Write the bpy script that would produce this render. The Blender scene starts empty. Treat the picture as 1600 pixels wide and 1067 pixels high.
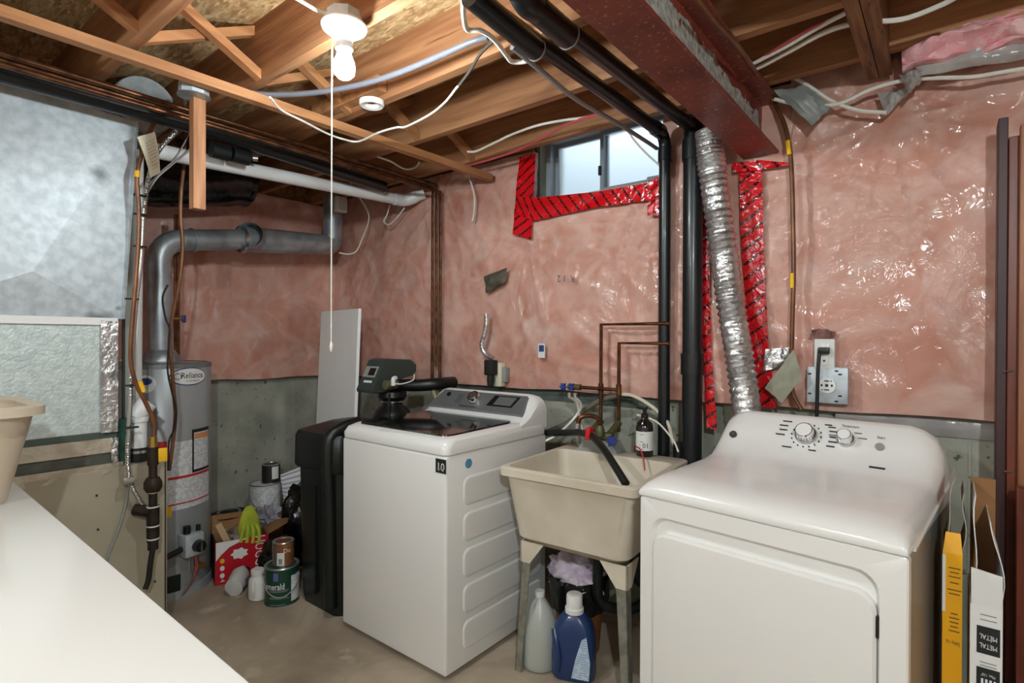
import bpy, bmesh, math, random
from mathutils import Vector, Matrix, noise
random.seed(7)
S = bpy.context.scene
COL = S.collection
# ---------------------------------------------------------------- camera
FPX, YAW, PITCH, ROLL, CH = 859.0, 0.67122, -0.004764, 0.00361, 1.36
_cy, _sy, _cp, _sp = math.cos(YAW), math.sin(YAW), math.cos(PITCH), math.sin(PITCH)
_fw = Vector((-_sy*_cp, _cy*_cp, _sp)); _rt0 = Vector((_cy, _sy, 0)); _up0 = _rt0.cross(_fw)
_rt = math.cos(ROLL)*_rt0 + math.sin(ROLL)*_up0
_up = -math.sin(ROLL)*_rt0 + math.cos(ROLL)*_up0
cam_d = bpy.data.cameras.new('camera'); cam = bpy.data.objects.new('camera', cam_d); COL.objects.link(cam)
cam_d.sensor_width = 36.0; cam_d.lens = FPX/1600*36.0; cam_d.clip_start = 0.02
cam.matrix_world = Matrix(((_rt.x, _up.x, -_fw.x, 0), (_rt.y, _up.y, -_fw.y, 0), (_rt.z, _up.z, -_fw.z, CH), (0, 0, 0, 1)))
S.camera = cam
# ---------------------------------------------------------------- world, exposure
w = bpy.data.worlds.new('world'); S.world = w; w.use_nodes = True
w.node_tree.nodes['Background'].inputs[0].default_value = (0.80, 0.90, 1.0, 1)
w.node_tree.nodes['Background'].inputs[1].default_value = 1.5
S.view_settings.view_transform = 'Standard'; S.view_settings.look = 'None'
S.view_settings.gamma = 1.0; S.view_settings.use_curve_mapping = False
S.view_settings.exposure = 1.42
BULB_SEEN = 250.0      # emission of the bulb in view
BULB_BACK = 880.0      # emission of the bulb over the open floor
BULB_FILL = 460.0      # emission of the added, unseen fill bulb behind the white table

# ---------------------------------------------------------------- pixel -> ray helpers (1600 x 1067 frame)
def ray(x, y): return _rt*((x-800)/FPX) - _up*((y-533.5)/FPX) + _fw
C0 = Vector((0, 0, CH))
def PX(x, y, X): d = ray(x, y); return C0 + d*(X/d.x)
def PY(x, y, Y): d = ray(x, y); return C0 + d*(Y/d.y)
def PZ(x, y, Z): d = ray(x, y); return C0 + d*((Z-CH)/d.z)

# ---------------------------------------------------------------- materials
def lin(c):
    o = []
    for v in c:
        v = v/255.0
        o.append(v/12.92 if v <= 0.04045 else ((v+0.055)/1.055)**2.4)
    return (*o, 1.0)
MATS = {}
def mat(name, c1, c2=None, scale=6, rough=0.5, metal=0.0, bump=0.0, bscale=40, stretch=(1, 1, 1), coat=0.0,
        emis=None, estr=0, alpha=None, trans=0.0, detail=4, lo=0.35, hi=0.65, c3=None, s3=20, t3=0.6, distort=0.0, spec=0.5, randv=0.0, w3=0.05, sss=0):
    m = bpy.data.materials.new(name); m.use_nodes = True
    nt = m.node_tree; N = nt.nodes; L = nt.links; b = N['Principled BSDF']
    b.inputs['Roughness'].default_value = rough; b.inputs['Metallic'].default_value = metal
    b.inputs['Coat Weight'].default_value = coat; b.inputs['Coat Roughness'].default_value = 0.08
    b.inputs['Specular IOR Level'].default_value = spec
    b.inputs['Transmission Weight'].default_value = trans
    col = None
    b.inputs['Base Color'].default_value = lin(c1)
    tc = N.new('ShaderNodeTexCoord'); mp = N.new('ShaderNodeMapping'); mp.inputs['Scale'].default_value = stretch
    L.new(tc.outputs['Object'], mp.inputs['Vector'])
    if randv > 0:
        oi = N.new('ShaderNodeObjectInfo'); ad = N.new('ShaderNodeVectorMath'); ad.operation = 'ADD'
        ml = N.new('ShaderNodeMath'); ml.operation = 'MULTIPLY'; ml.inputs[1].default_value = 37.0
        L.new(oi.outputs['Random'], ml.inputs[0]); L.new(tc.outputs['Object'], ad.inputs[0]); L.new(ml.outputs[0], ad.inputs[1])
        L.new(ad.outputs[0], mp.inputs['Vector'])
    def nz(sc, dt, dist=0.0):
        n = N.new('ShaderNodeTexNoise'); n.inputs['Scale'].default_value = sc; n.inputs['Detail'].default_value = dt
        n.inputs['Distortion'].default_value = dist; L.new(mp.outputs[0], n.inputs['Vector']); return n
    def ramp(src, lo, hi):
        r = N.new('ShaderNodeMapRange'); r.inputs['From Min'].default_value = lo; r.inputs['From Max'].default_value = hi
        L.new(src, r.inputs['Value']); return r.outputs[0]
    def mix(fac, a, c):
        x = N.new('ShaderNodeMix'); x.data_type = 'RGBA'; L.new(fac, x.inputs[0])
        if isinstance(a, tuple): x.inputs[6].default_value = a
        else: L.new(a, x.inputs[6])
        if isinstance(c, tuple): x.inputs[7].default_value = c
        else: L.new(c, x.inputs[7])
        return x.outputs[2]
    if c2:
        col = mix(ramp(nz(scale, detail, distort).outputs[0], lo, hi), lin(c1), lin(c2))
        if c3: col = mix(ramp(nz(s3, 3).outputs[0], t3, t3+w3), col, lin(c3))
    if randv > 0 and col is not None:
        hs = N.new('ShaderNodeHueSaturation'); mr = N.new('ShaderNodeMapRange')
        mr.inputs['To Min'].default_value = 1-randv; mr.inputs['To Max'].default_value = 1+randv
        L.new(oi.outputs['Random'], mr.inputs['Value']); L.new(mr.outputs[0], hs.inputs['Value']); L.new(col, hs.inputs['Color'])
        col = hs.outputs[0]
    if col is not None: L.new(col, b.inputs['Base Color'])
    if bump > 0:
        bp = N.new('ShaderNodeBump'); bp.inputs['Strength'].default_value = bump; bp.inputs['Distance'].default_value = 0.01
        L.new(nz(bscale, 5).outputs[0], bp.inputs['Height']); L.new(bp.outputs[0], b.inputs['Normal'])
        if coat > 0: L.new(bp.outputs[0], b.inputs['Coat Normal'])
    if emis: b.inputs['Emission Color'].default_value = lin(emis); b.inputs['Emission Strength'].default_value = estr
    if alpha is not None: b.inputs['Alpha'].default_value = alpha
    MATS[name] = m
    return m
WOODJ = mat('joist_wood', (178, 128, 88), (144, 94, 60), 3, 0.65, stretch=(0.6, 9, 9), bump=0.15, bscale=14, randv=0.14, c3=(92, 52, 32), s3=4, t3=0.66, w3=0.12)
WOODY = mat('pale_wood', (188, 134, 90), (156, 104, 64), 3, 0.62, stretch=(9, 0.7, 9), bump=0.12, bscale=14, randv=0.12)
WOODZ = mat('stick_wood', (194, 138, 94), (158, 104, 66), 4, 0.6, stretch=(14, 14, 0.8), bump=0.1, bscale=14, randv=0.1)
WOODD = mat('old_dark_wood', (146, 102, 68), (104, 68, 44), 4, 0.7, stretch=(12, 1, 12), bump=0.2, bscale=10, c3=(38, 26, 20), s3=7, t3=0.63)
RIM = mat('rim_board', (150, 104, 66), (104, 66, 40), 3, 0.7, stretch=(1, 8, 8), bump=0.1)
OSB = mat('osb_board', (216, 184, 136), (164, 124, 80), 16, 0.75, stretch=(1.0, 3.4, 1), bump=0.4, bscale=40, detail=3, c3=(228, 196, 148), s3=12, t3=0.56, distort=0.8)
CONC = mat('wall_concrete', (172, 172, 160), (142, 146, 132), 5, 0.9, bump=0.25, bscale=45, c3=(92, 98, 84), s3=30, t3=0.66)
FLOORM = mat('floor_concrete', (182, 168, 148), (142, 128, 110), 2.2, 0.75, bump=0.12, bscale=30, c3=(196, 186, 166), s3=6, t3=0.62, w3=0.12, distort=0.8, detail=7)
EFFLO = mat('salt_stain', (206, 198, 180), (180, 168, 148), 20, 0.9)
WHITEP = mat('room_paint', (214, 208, 198), (204, 198, 188), 2, 0.9)
REDST = mat('red_oxide_steel', (140, 64, 50), (108, 44, 36), 5, 0.5, bump=0.12, bscale=60, c3=(178, 124, 80), s3=70, t3=0.62, coat=0.1)
MORT = mat('grey_mortar', (186, 184, 176), (140, 138, 130), 40, 0.95, bump=0.8, bscale=70)
ABS = mat('black_abs', (18, 22, 24), (24, 28, 30), 6, 0.33, coat=0.08, c3=(60, 60, 62), s3=60, t3=0.74)
BLK = mat('black_plastic', (17, 22, 20), None, rough=0.38)
BLKM = mat('black_matte', (24, 24, 24), None, rough=0.7)
BAG = mat('black_poly', (12, 14, 13), None, rough=0.18, bump=0.7, bscale=14)
GALV = mat('galvanised_steel', (206, 214, 220), (182, 192, 198), 26, 0.5, 0.35, detail=2, bump=0.05, bscale=60, c3=(126, 134, 140), s3=5, t3=0.66, w3=0.1)
FLUE = mat('flue_steel', (176, 182, 186), (144, 150, 156), 12, 0.42, 0.6, bump=0.05, bscale=30)
FOIL = mat('foil', (226, 226, 226), (190, 190, 192), 30, 0.26, 0.9, bump=0.7, bscale=60)
FOILT = mat('foil_tape', (206, 198, 182), (184, 172, 152), 14, 0.38, 0.55, bump=0.35, bscale=60)
FURN = mat('furnace_paint', (178, 170, 150), (166, 158, 138), 3, 0.45)
DKPANEL = mat('dark_panel', (104, 108, 100), (84, 88, 80), 20, 0.5, 0.3)
PVC = mat('white_pvc', (226, 228, 228), None, rough=0.35)
COPPER = mat('aged_copper', (128, 84, 56), (78, 50, 34), 18, 0.38, 0.8)
GASL = mat('gas_tube', (132, 84, 50), (96, 60, 38), 12, 0.35, 0.3)
IRON = mat('iron_pipe', (62, 50, 40), (38, 32, 28), 20, 0.55, 0.5)
STEEL = mat('bright_steel', (196, 196, 194), None, rough=0.28, metal=0.95)
CHROME = mat('chrome', (226, 226, 228), None, rough=0.07, metal=1.0)
GREYT = mat('tank_grey', (158, 162, 164), None, rough=0.35, metal=0.15)
ENAMEL = mat('white_enamel', (232, 232, 230), None, rough=0.25, coat=0.3)
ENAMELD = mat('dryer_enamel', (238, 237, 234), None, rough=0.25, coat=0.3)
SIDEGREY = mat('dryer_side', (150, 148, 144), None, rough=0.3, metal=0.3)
CONSG = mat('console_grey', (122, 126, 126), None, rough=0.35, metal=0.4)
GLASSD = mat('dark_glass', (26, 30, 28), None, rough=0.04, coat=1.0)
TUB = mat('tub_plastic', (222, 214, 196), (204, 194, 174), 4, 0.5, bump=0.04, bscale=20)
LEG = mat('galv_leg', (160, 160, 148), (132, 132, 120), 30, 0.5, 0.5)
BRASS = mat('green_brass', (92, 104, 76), (116, 92, 54), 18, 0.5, 0.5)
YBRASS = mat('brass', (172, 140, 72), None, rough=0.35, metal=0.85)
BLUEH = mat('blue_handle', (38, 62, 140), None, rough=0.45)
REDP = mat('red_plastic', (206, 30, 34), None, rough=0.4)
YEL = mat('yellow_tag', (240, 186, 32), None, rough=0.5)
YELB = mat('yellow_carton', (246, 178, 18), None, rough=0.45)
WHITEB = mat('white_carton', (232, 232, 230), None, rough=0.5)
CARD = mat('brown_card', (158, 116, 76), (140, 100, 64), 8, 0.85)
CARDG = mat('grey_card', (170, 162, 150), (146, 138, 126), 10, 0.85)
WIREW = mat('white_cable', (232, 230, 220), None, rough=0.4)
WIREG = mat('grey_cable', (150, 150, 152), None, rough=0.35, metal=0.2)
WIRER = mat('red_cable', (196, 84, 92), None, rough=0.4)
PAPER = mat('cream_paper', (222, 216, 190), None, rough=0.9)
PAPERW = mat('white_paper', (228, 228, 226), None, rough=0.8)
INK = mat('ink', (30, 32, 34), None, rough=0.6)
INKB = mat('blue_ink', (40, 70, 120), None, rough=0.6)
INKR = mat('red_ink', (196, 40, 40), None, rough=0.6)
INKG = mat('grey_ink', (130, 132, 134), None, rough=0.6)
INKW = mat('white_ink', (236, 236, 236), None, rough=0.6)
BASK = mat('basket_plastic', (196, 182, 160), None, rough=0.45)
TABLE = mat('table_white', (240, 240, 236), None, rough=0.22, coat=0.3)
PORC = mat('porcelain', (240, 240, 236), None, rough=0.25)
REDBOX = mat('red_carton', (196, 20, 38), (184, 16, 34), 4, 0.45)
GREENC = mat('green_can', (20, 62, 46), None, rough=0.35)
TIN = mat('tin', (190, 190, 188), None, rough=0.3, metal=0.9)
BROWNL = mat('brown_label', (112, 60, 36), (150, 100, 60), 12, 0.5)
GLOVE = mat('lime_glove', (186, 200, 60), (160, 176, 46), 12, 0.7)
JUGM = mat('milky_jug', (232, 236, 232), None, rough=0.3, trans=0.55)
BLUEJ = mat('blue_bottle', (34, 58, 104), None, rough=0.3, coat=0.2)
LILAC = mat('lilac_cloth', (196, 176, 200), (222, 214, 226), 14, 0.8, bump=0.3, bscale=20)
JAMB1 = mat('dark_jamb', (72, 42, 40), (54, 32, 32), 4, 0.5, stretch=(14, 14, 0.7), bump=0.05)
JAMB2 = mat('red_jamb', (124, 58, 34), (96, 42, 28), 4, 0.42, stretch=(14, 14, 0.7))
JAMB3 = mat('tan_jamb', (170, 112, 76), (140, 88, 58), 4, 0.5, stretch=(14, 14, 0.7))
GPLAS = mat('grey_plastic', (150, 154, 150), None, rough=0.4)
GTAPE = mat('cloth_tape', (160, 158, 140), (144, 142, 124), 20, 0.7)
WINF = mat('window_frame', (150, 158, 164), None, rough=0.35)
AMBER = mat('dark_bottle', (28, 22, 20), None, rough=0.12, coat=0.6)
SOAPR = mat('red_cord', (190, 40, 40), None, rough=0.5)
SHEET = mat('loose_plastic', (196, 192, 190), (170, 166, 164), 8, 0.22, coat=0.6, bump=0.5, bscale=12, alpha=0.8)
PINKR = mat('raw_insulation', (246, 192, 196), (232, 158, 166), 9, 0.95, bump=0.9, bscale=22, c3=(244, 200, 200), s3=12, t3=0.6)
BRICKG = mat('well_steel', (206, 210, 212), None, rough=0.6)
BULBM = mat('bulb_on', (255, 255, 255), None, emis=(230, 241, 243), estr=BULB_SEEN)
BULBB = mat('bulb_back', (255, 255, 255), None, emis=(230, 241, 243), estr=BULB_BACK)
BULBF = mat('bulb_fill', (255, 255, 255), None, emis=(230, 241, 243), estr=BULB_FILL)
STRIPE = mat('printed_sheet', (222, 222, 228), None, rough=0.8)

def insul_mat():
    m = bpy.data.materials.new('pink_insulation_under_poly'); m.use_nodes = True
    nt = m.node_tree; N = nt.nodes; L = nt.links; b = N['Principled BSDF']
    tc = N.new('ShaderNodeTexCoord')
    def nz(sc, dt, dist=0.0, stretch=None):
        n = N.new('ShaderNodeTexNoise'); n.inputs['Scale'].default_value = sc; n.inputs['Detail'].default_value = dt
        n.inputs['Distortion'].default_value = dist
        if stretch:
            mp = N.new('ShaderNodeMapping'); mp.inputs['Scale'].default_value = stretch
            L.new(tc.outputs['Object'], mp.inputs[0]); L.new(mp.outputs[0], n.inputs['Vector'])
        else: L.new(tc.outputs['Object'], n.inputs['Vector'])
        return n.outputs[0]
    def rng(s, a, c, lo=0.0, hi=1.0):
        r = N.new('ShaderNodeMapRange'); r.inputs[1].default_value = a; r.inputs[2].default_value = c
        r.inputs[3].default_value = lo; r.inputs[4].default_value = hi; L.new(s, r.inputs[0]); return r.outputs[0]
    def mix(f, a, c):
        x = N.new('ShaderNodeMix'); x.data_type = 'RGBA'; L.new(f, x.inputs[0])
        for i, v in ((6, a), (7, c)):
            if isinstance(v, tuple): x.inputs[i].default_value = v
            else: L.new(v, x.inputs[i])
        return x.outputs[2]
    col = mix(rng(nz(2.2, 7, 0.8), 0.36, 0.64), lin((216, 160, 142)), lin((190, 128, 108)))
    # milky folds of the poly sheet: broad soft ridges
    n1 = nz(2.6, 7, 1.0)
    a = N.new('ShaderNodeMath'); a.operation = 'SUBTRACT'; a.inputs[1].default_value = 0.5; L.new(n1, a.inputs[0])
    ab = N.new('ShaderNodeMath'); ab.operation = 'ABSOLUTE'; L.new(a.outputs[0], ab.inputs[0])
    fold = rng(ab.outputs[0], 0.0, 0.10, 1.0, 0.0)
    patch = rng(nz(5.0, 6, 0.8), 0.46, 0.74, 0.0, 0.62)
    mu = N.new('ShaderNodeMath'); mu.operation = 'MULTIPLY'; L.new(fold, mu.inputs[0]); mu.inputs[1].default_value = 0.28
    mx = N.new('ShaderNodeMath'); mx.operation = 'MAXIMUM'; L.new(mu.outputs[0], mx.inputs[0]); L.new(patch, mx.inputs[1])
    col = mix(mx.outputs[0], col, lin((228, 204, 194)))
    col = mix(rng(nz(9.0, 4, 0.5), 0.58, 0.75, 0.0, 0.35), col, lin((160, 96, 84)))
    L.new(col, b.inputs['Base Color'])
    b.inputs['Roughness'].default_value = 0.75
    b.inputs['Coat Weight'].default_value = 0.9; b.inputs['Coat Roughness'].default_value = 0.16; b.inputs['Coat IOR'].default_value = 1.48
    bp = N.new('ShaderNodeBump'); bp.inputs['Strength'].default_value = 0.55; bp.inputs['Distance'].default_value = 0.02
    ad = N.new('ShaderNodeMath'); ad.operation = 'ADD'; L.new(fold, ad.inputs[0])
    n3 = nz(7, 3, 1.5); L.new(n3, ad.inputs[1]); L.new(ad.outputs[0], bp.inputs['Height'])
    L.new(bp.outputs[0], b.inputs['Coat Normal'])
    return m
INSUL = insul_mat()

def tape_mat():
    m = bpy.data.materials.new('red_sheathing_tape'); m.use_nodes = True
    nt = m.node_tree; N = nt.nodes; L = nt.links; b = N['Principled BSDF']
    uv = N.new('ShaderNodeUVMap'); sp = N.new('ShaderNodeSeparateXYZ'); L.new(uv.outputs[0], sp.inputs[0])
    # u runs along the tape in metres, v across it: slanted rows of black print
    def M_(op, a, c):
        x = N.new('ShaderNodeMath'); x.operation = op
        for i, v in ((0, a), (1, c)):
            if isinstance(v, (int, float)): x.inputs[i].default_value = v
            else: L.new(v, x.inputs[i])
        return x.outputs[0]
    t = M_('ADD', sp.outputs[0], M_('MULTIPLY', sp.outputs[1], 0.75))
    f = M_('FRACT', M_('MULTIPLY', t, 17.0), 0)
    row = M_('LESS_THAN', f, 0.26)
    nzn = N.new('ShaderNodeTexNoise'); nzn.inputs['Scale'].default_value = 130; L.new(uv.outputs[0], nzn.inputs['Vector'])
    word = M_('GREATER_THAN', nzn.outputs[0], 0.44)
    fac = M_('MULTIPLY', row, word)
    x = N.new('ShaderNodeMix'); x.data_type = 'RGBA'; L.new(fac, x.inputs[0])
    x.inputs[6].default_value = lin((212, 14, 26)); x.inputs[7].default_value = lin((44, 12, 14))
    L.new(x.outputs[2], b.inputs['Base Color']); b.inputs['Roughness'].default_value = 0.22; b.inputs['Coat Weight'].default_value = 0.5
    n2 = N.new('ShaderNodeTexNoise'); n2.inputs['Scale'].default_value = 26; n2.inputs['Distortion'].default_value = 1.0
    tc = N.new('ShaderNodeTexCoord'); L.new(tc.outputs['Object'], n2.inputs['Vector'])
    bp = N.new('ShaderNodeBump'); bp.inputs['Strength'].default_value = 0.6; bp.inputs['Distance'].default_value = 0.01
    L.new(n2.outputs[0], bp.inputs['Height']); L.new(bp.outputs[0], b.inputs['Normal']); L.new(bp.outputs[0], b.inputs['Coat Normal'])
    return m
TAPE = tape_mat()

def print_mat(name, base, ink, rows, wordscale, axis=2, thr=0.5):
    """paper with rows of fine unreadable print"""
    m = bpy.data.materials.new(name); m.use_nodes = True
    nt = m.node_tree; N = nt.nodes; L = nt.links; b = N['Principled BSDF']
    tc = N.new('ShaderNodeTexCoord'); sp = N.new('ShaderNodeSeparateXYZ'); L.new(tc.outputs['Object'], sp.inputs[0])
    a = N.new('ShaderNodeMath'); a.operation = 'MULTIPLY'; a.inputs[1].default_value = rows; L.new(sp.outputs[axis], a.inputs[0])
    f = N.new('ShaderNodeMath'); f.operation = 'FRACT'; L.new(a.outputs[0], f.inputs[0])
    l = N.new('ShaderNodeMath'); l.operation = 'LESS_THAN'; l.inputs[1].default_value = 0.45; L.new(f.outputs[0], l.inputs[0])
    n = N.new('ShaderNodeTexNoise'); n.inputs['Scale'].default_value = wordscale; L.new(tc.outputs['Object'], n.inputs['Vector'])
    g = N.new('ShaderNodeMath'); g.operation = 'GREATER_THAN'; g.inputs[1].default_value = thr; L.new(n.outputs[0], g.inputs[0])
    mu = N.new('ShaderNodeMath'); mu.operation = 'MULTIPLY'; L.new(l.outputs[0], mu.inputs[0]); L.new(g.outputs[0], mu.inputs[1])
    x = N.new('ShaderNodeMix'); x.data_type = 'RGBA'; L.new(mu.outputs[0], x.inputs[0])
    x.inputs[6].default_value = lin(base); x.inputs[7].default_value = lin(ink); L.new(x.outputs[2], b.inputs['Base Color'])
    b.inputs['Roughness'].default_value = 0.5
    return m
PRINTW = print_mat('printed_label', (222, 224, 226), (172, 174, 178), 110, 60)
PRINTL = print_mat('printed_lines', (220, 220, 226), (150, 150, 160), 55, 3, thr=0.1)
PRINTB = print_mat('printed_bottle_label', (196, 214, 232), (140, 170, 205), 110, 60, thr=0.45)

# ---------------------------------------------------------------- mesh builder
class MB:
    def __init__(s): s.v = []; s.f = []; s.uv = None
    def add(s, vs, fs):
        o = len(s.v); s.v += [Vector(v) for v in vs]; s.f += [tuple(i+o for i in f) for f in fs]; return s
    def box(s, a, c):
        x0, y0, z0 = a; x1, y1, z1 = c
        return s.add([(x0, y0, z0), (x1, y0, z0), (x1, y1, z0), (x0, y1, z0), (x0, y0, z1), (x1, y0, z1), (x1, y1, z1), (x0, y1, z1)],
                     [(0, 3, 2, 1), (4, 5, 6, 7), (0, 1, 5, 4), (1, 2, 6, 5), (2, 3, 7, 6), (3, 0, 4, 7)])
    def rbox(s, a, c, r=0.01, seg=2):
        bm = bmesh.new(); bmesh.ops.create_cube(bm, size=1.0)
        a = Vector(a); c = Vector(c)
        for v in bm.verts: v.co = Vector(((a[i]+c[i])/2+v.co[i]*(c[i]-a[i]) for i in range(3)))
        bmesh.ops.bevel(bm, geom=bm.edges[:], offset=r, segments=seg, profile=0.5, affect='EDGES')
        return s.bm(bm)
    def bm(s, bm):
        bm.verts.index_update()
        s.add([v.co.copy() for v in bm.verts], [[v.index for v in f.verts] for f in bm.faces]); bm.free(); return s
    def loft(s, rings, cap0=True, cap1=True, closed=True):
        n = len(rings[0]); o = []; vs = []
        for r in rings: vs += list(r)
        fs = []
        for i in range(len(rings)-1):
            for j in range(n if closed else n-1):
                k = (j+1) % n
                fs.append((i*n+j, i*n+k, (i+1)*n+k, (i+1)*n+j))
        if cap0: fs.append(tuple(reversed(range(n))))
        if cap1: fs.append(tuple(range((len(rings)-1)*n, len(rings)*n)))
        return s.add(vs, fs)
    def cyl(s, p0, p1, r0, r1=None, n=20, cap=True):
        p0 = Vector(p0); p1 = Vector(p1); r1 = r0 if r1 is None else r1
        d = (p1-p0).normalized(); a = d.orthogonal().normalized(); b = d.cross(a)
        R = lambda p, r: [p+(a*math.cos(t)+b*math.sin(t))*r for t in [2*math.pi*i/n for i in range(n)]]
        return s.loft([R(p0, r0), R(p1, r1)], cap, cap)
    def tube(s, pts, r, n=8, smooth=6, cap=True, rf=None):
        P = [Vector(p) for p in pts]
        if smooth > 1 and len(P) > 2:
            Q = []
            for i in range(len(P)-1):
                p0 = P[i-1] if i else P[i]*2-P[i+1]; p1 = P[i]; p2 = P[i+1]; p3 = P[i+2] if i+2 < len(P) else P[i+1]*2-P[i]
                for k in range(smooth):
                    t = k/smooth
                    Q.append(0.5*((2*p1)+(p2-p0)*t+(2*p0-5*p1+4*p2-p3)*t*t+(3*p1-p0-3*p2+p3)*t**3))
            Q.append(P[-1]); P = Q
        d = (P[1]-P[0]).normalized(); a = d.orthogonal().normalized(); rings = []
        for i, p in enumerate(P):
            t = (P[min(i+1, len(P)-1)]-P[max(i-1, 0)]).normalized()
            a = (a-t*a.dot(t)); a = a.normalized() if a.length > 1e-6 else t.orthogonal().normalized(); b = t.cross(a)
            rr = rf(i/(len(P)-1)) if rf else r
            rings.append([p+(a*math.cos(2*math.pi*j/n)+b*math.sin(2*math.pi*j/n))*rr for j in range(n)])
        return s.loft(rings, cap, cap)
    def elbowed(s, pts, r, n=16, bend=None, seg=5):
        """straight pipe runs with rounded elbows at the corners"""
        P = [Vector(p) for p in pts]; bend = bend or r*1.6; Q = [P[0]]
        for i in range(1, len(P)-1):
            u = (P[i-1]-P[i]); v = (P[i+1]-P[i]); l = min(bend, u.length*.48, v.length*.48); u.normalize(); v.normalize()
            A = P[i]+u*l; B = P[i]+v*l
            for k in range(seg+1):
                t = k/seg; Q.append(A*(1-t)**2+P[i]*2*t*(1-t)+B*t*t)
        Q.append(P[-1]); return s.tube(Q, r, n, smooth=1)
    def lathe(s, prof, c=(0, 0, 0), n=28, cap0=True, cap1=True, sx=1.0, sy=1.0, rot=0.0):
        c = Vector(c)
        rings = [[c+Vector((r*sx*math.cos(2*math.pi*j/n+rot), r*sy*math.sin(2*math.pi*j/n+rot), z)) for j in range(n)] for r, z in prof]
        return s.loft(rings, cap0, cap1)
    def prism(s, poly, off):
        off = Vector(off); a = [Vector(p) for p in poly]; n = len(a)
        return s.add(a+[p+off for p in a], [tuple(reversed(range(n))), tuple(range(n, 2*n))]+[(i, (i+1) % n, (i+1) % n+n, i+n) for i in range(n)])
    def grid(s, fn, nu, nv, thick=None, skip=None):
        vs = [Vector(fn(i/nu, j/nv)) for j in range(nv+1) for i in range(nu+1)]
        fs = [(j*(nu+1)+i, j*(nu+1)+i+1, (j+1)*(nu+1)+i+1, (j+1)*(nu+1)+i) for j in range(nv) for i in range(nu) if not (skip and skip((i+.5)/nu, (j+.5)/nv))]
        if thick is None: return s.add(vs, fs)
        t = Vector(thick); n = len(vs); ed = {}
        for f in fs:
            for a, b in zip(f, f[1:]+f[:1]): ed[(a, b)] = 1
        side = [(b, a, a+n, b+n) for (a, b) in ed if (b, a) not in ed]
        return s.add(vs+[v+t for v in vs], fs+[tuple(i+n for i in reversed(f)) for f in fs]+side)
    def xf(s, m):
        s.v = [m @ v for v in s.v]; return s
ROOT = {}
def _obj(name, mb, m, org, smooth=40):
    me = bpy.data.meshes.new(name)
    me.from_pydata([tuple(v-org) for v in mb.v], [], mb.f)
    if mb.uv:
        u = me.uv_layers.new(name='UVMap')
        for lp in me.loops: u.data[lp.index].uv = mb.uv[lp.vertex_index]
    bm = bmesh.new(); bm.from_mesh(me); bmesh.ops.recalc_face_normals(bm, faces=bm.faces[:]); bm.to_mesh(me); bm.free()
    me.materials.append(m)
    me.polygons.foreach_set('use_smooth', [True]*len(me.polygons)); me.set_sharp_from_angle(angle=math.radians(smooth))
    o = bpy.data.objects.new(name, me); COL.objects.link(o); return o
def tag(o, label, cat, group=None):
    o['label'] = label; o['category'] = cat
    if group: o['group'] = group
    return o
def solo(name, mb, m, label, cat, group=None, smooth=40):
    xs = [v.x for v in mb.v]; ys = [v.y for v in mb.v]; zs = [v.z for v in mb.v]
    org = Vector(((min(xs)+max(xs))/2, (min(ys)+max(ys))/2, min(zs)))
    o = _obj(name, mb, m, org, smooth); o.location = org; ROOT[o.name] = org; return tag(o, label, cat, group)
def struct(name, mb, m):
    o = _obj(name, mb, m, Vector()); o['kind'] = 'structure'; ROOT[o.name] = Vector(); return o
def thing(name, label, cat, loc, rz=0.0, group=None):
    """Empty at the thing's base; if rz is given the parts are written in local coordinates"""
    o = bpy.data.objects.new(name, None); o.empty_display_size = 0.05; COL.objects.link(o)
    o.location = loc; o.rotation_euler = (0, 0, rz)
    ROOT[o.name] = 'local' if rz != 0.0 else Vector(loc)
    return tag(o, label, cat, group)
def part(name, mb, m, parent, label=None, smooth=40, kind=None):
    r = ROOT[parent.name]; org = Vector() if isinstance(r, str) else r
    o = _obj(name, mb, m, org, smooth); o.parent = parent; ROOT[o.name] = r
    if label: o['label'] = label
    if kind: o['kind'] = kind
    return o
_fc = [0]
def text_mb(body, size, fn, extrude=0.0, align='CENTER', width=None, shear=0):
    """text laid flat; fn maps (x, y) in metres to a world/local point"""
    cu = bpy.data.curves.new('t', 'FONT'); cu.body = body; cu.size = size; cu.align_x = align; cu.align_y = 'CENTER'; cu.resolution_u = 2; cu.shear = shear
    o = bpy.data.objects.new('t', cu); COL.objects.link(o)
    dg = bpy.context.evaluated_depsgraph_get(); me = bpy.data.meshes.new_from_object(o.evaluated_get(dg))
    mb = MB(); sc = 1.0
    if width:
        xs = [v.co.x for v in me.vertices]; sc = width/(max(xs)-min(xs))
    mb.v = [Vector(fn(v.co.x*sc, v.co.y)) for v in me.vertices]; mb.f = [tuple(p.vertices) for p in me.polygons]
    bpy.data.objects.remove(o); bpy.data.curves.remove(cu); bpy.data.meshes.remove(me)
    return mb
def plane_fn(o, u, v):
    o = Vector(o); u = Vector(u).normalized(); v = Vector(v).normalized()
    return lambda x, y: o+u*x+v*y
def cyl_fn(c, r, a0, z):
    return lambda x, y: Vector((c[0]+r*math.cos(a0+x/r), c[1]+r*math.sin(a0+x/r), z+y))
def cylpatch(c, r, a0, a1, z0, z1, n=10, t=0.0012):
    mb = MB()
    def ring(rr, z): return [Vector((c[0]+rr*math.cos(a0+(a1-a0)*i/n), c[1]+rr*math.sin(a0+(a1-a0)*i/n), z)) for i in range(n+1)]
    A = ring(r, z0)+list(reversed(ring(r-0.003, z0))); B = ring(r, z1)+list(reversed(ring(r-0.003, z1)))
    return mb.loft([A, B])
def wire(name, pts, r, m, label, cat='cable', smooth=6, n=7, group=None):
    return solo(name, MB().tube(pts, r, n, smooth), m, label, cat, group)
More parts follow.
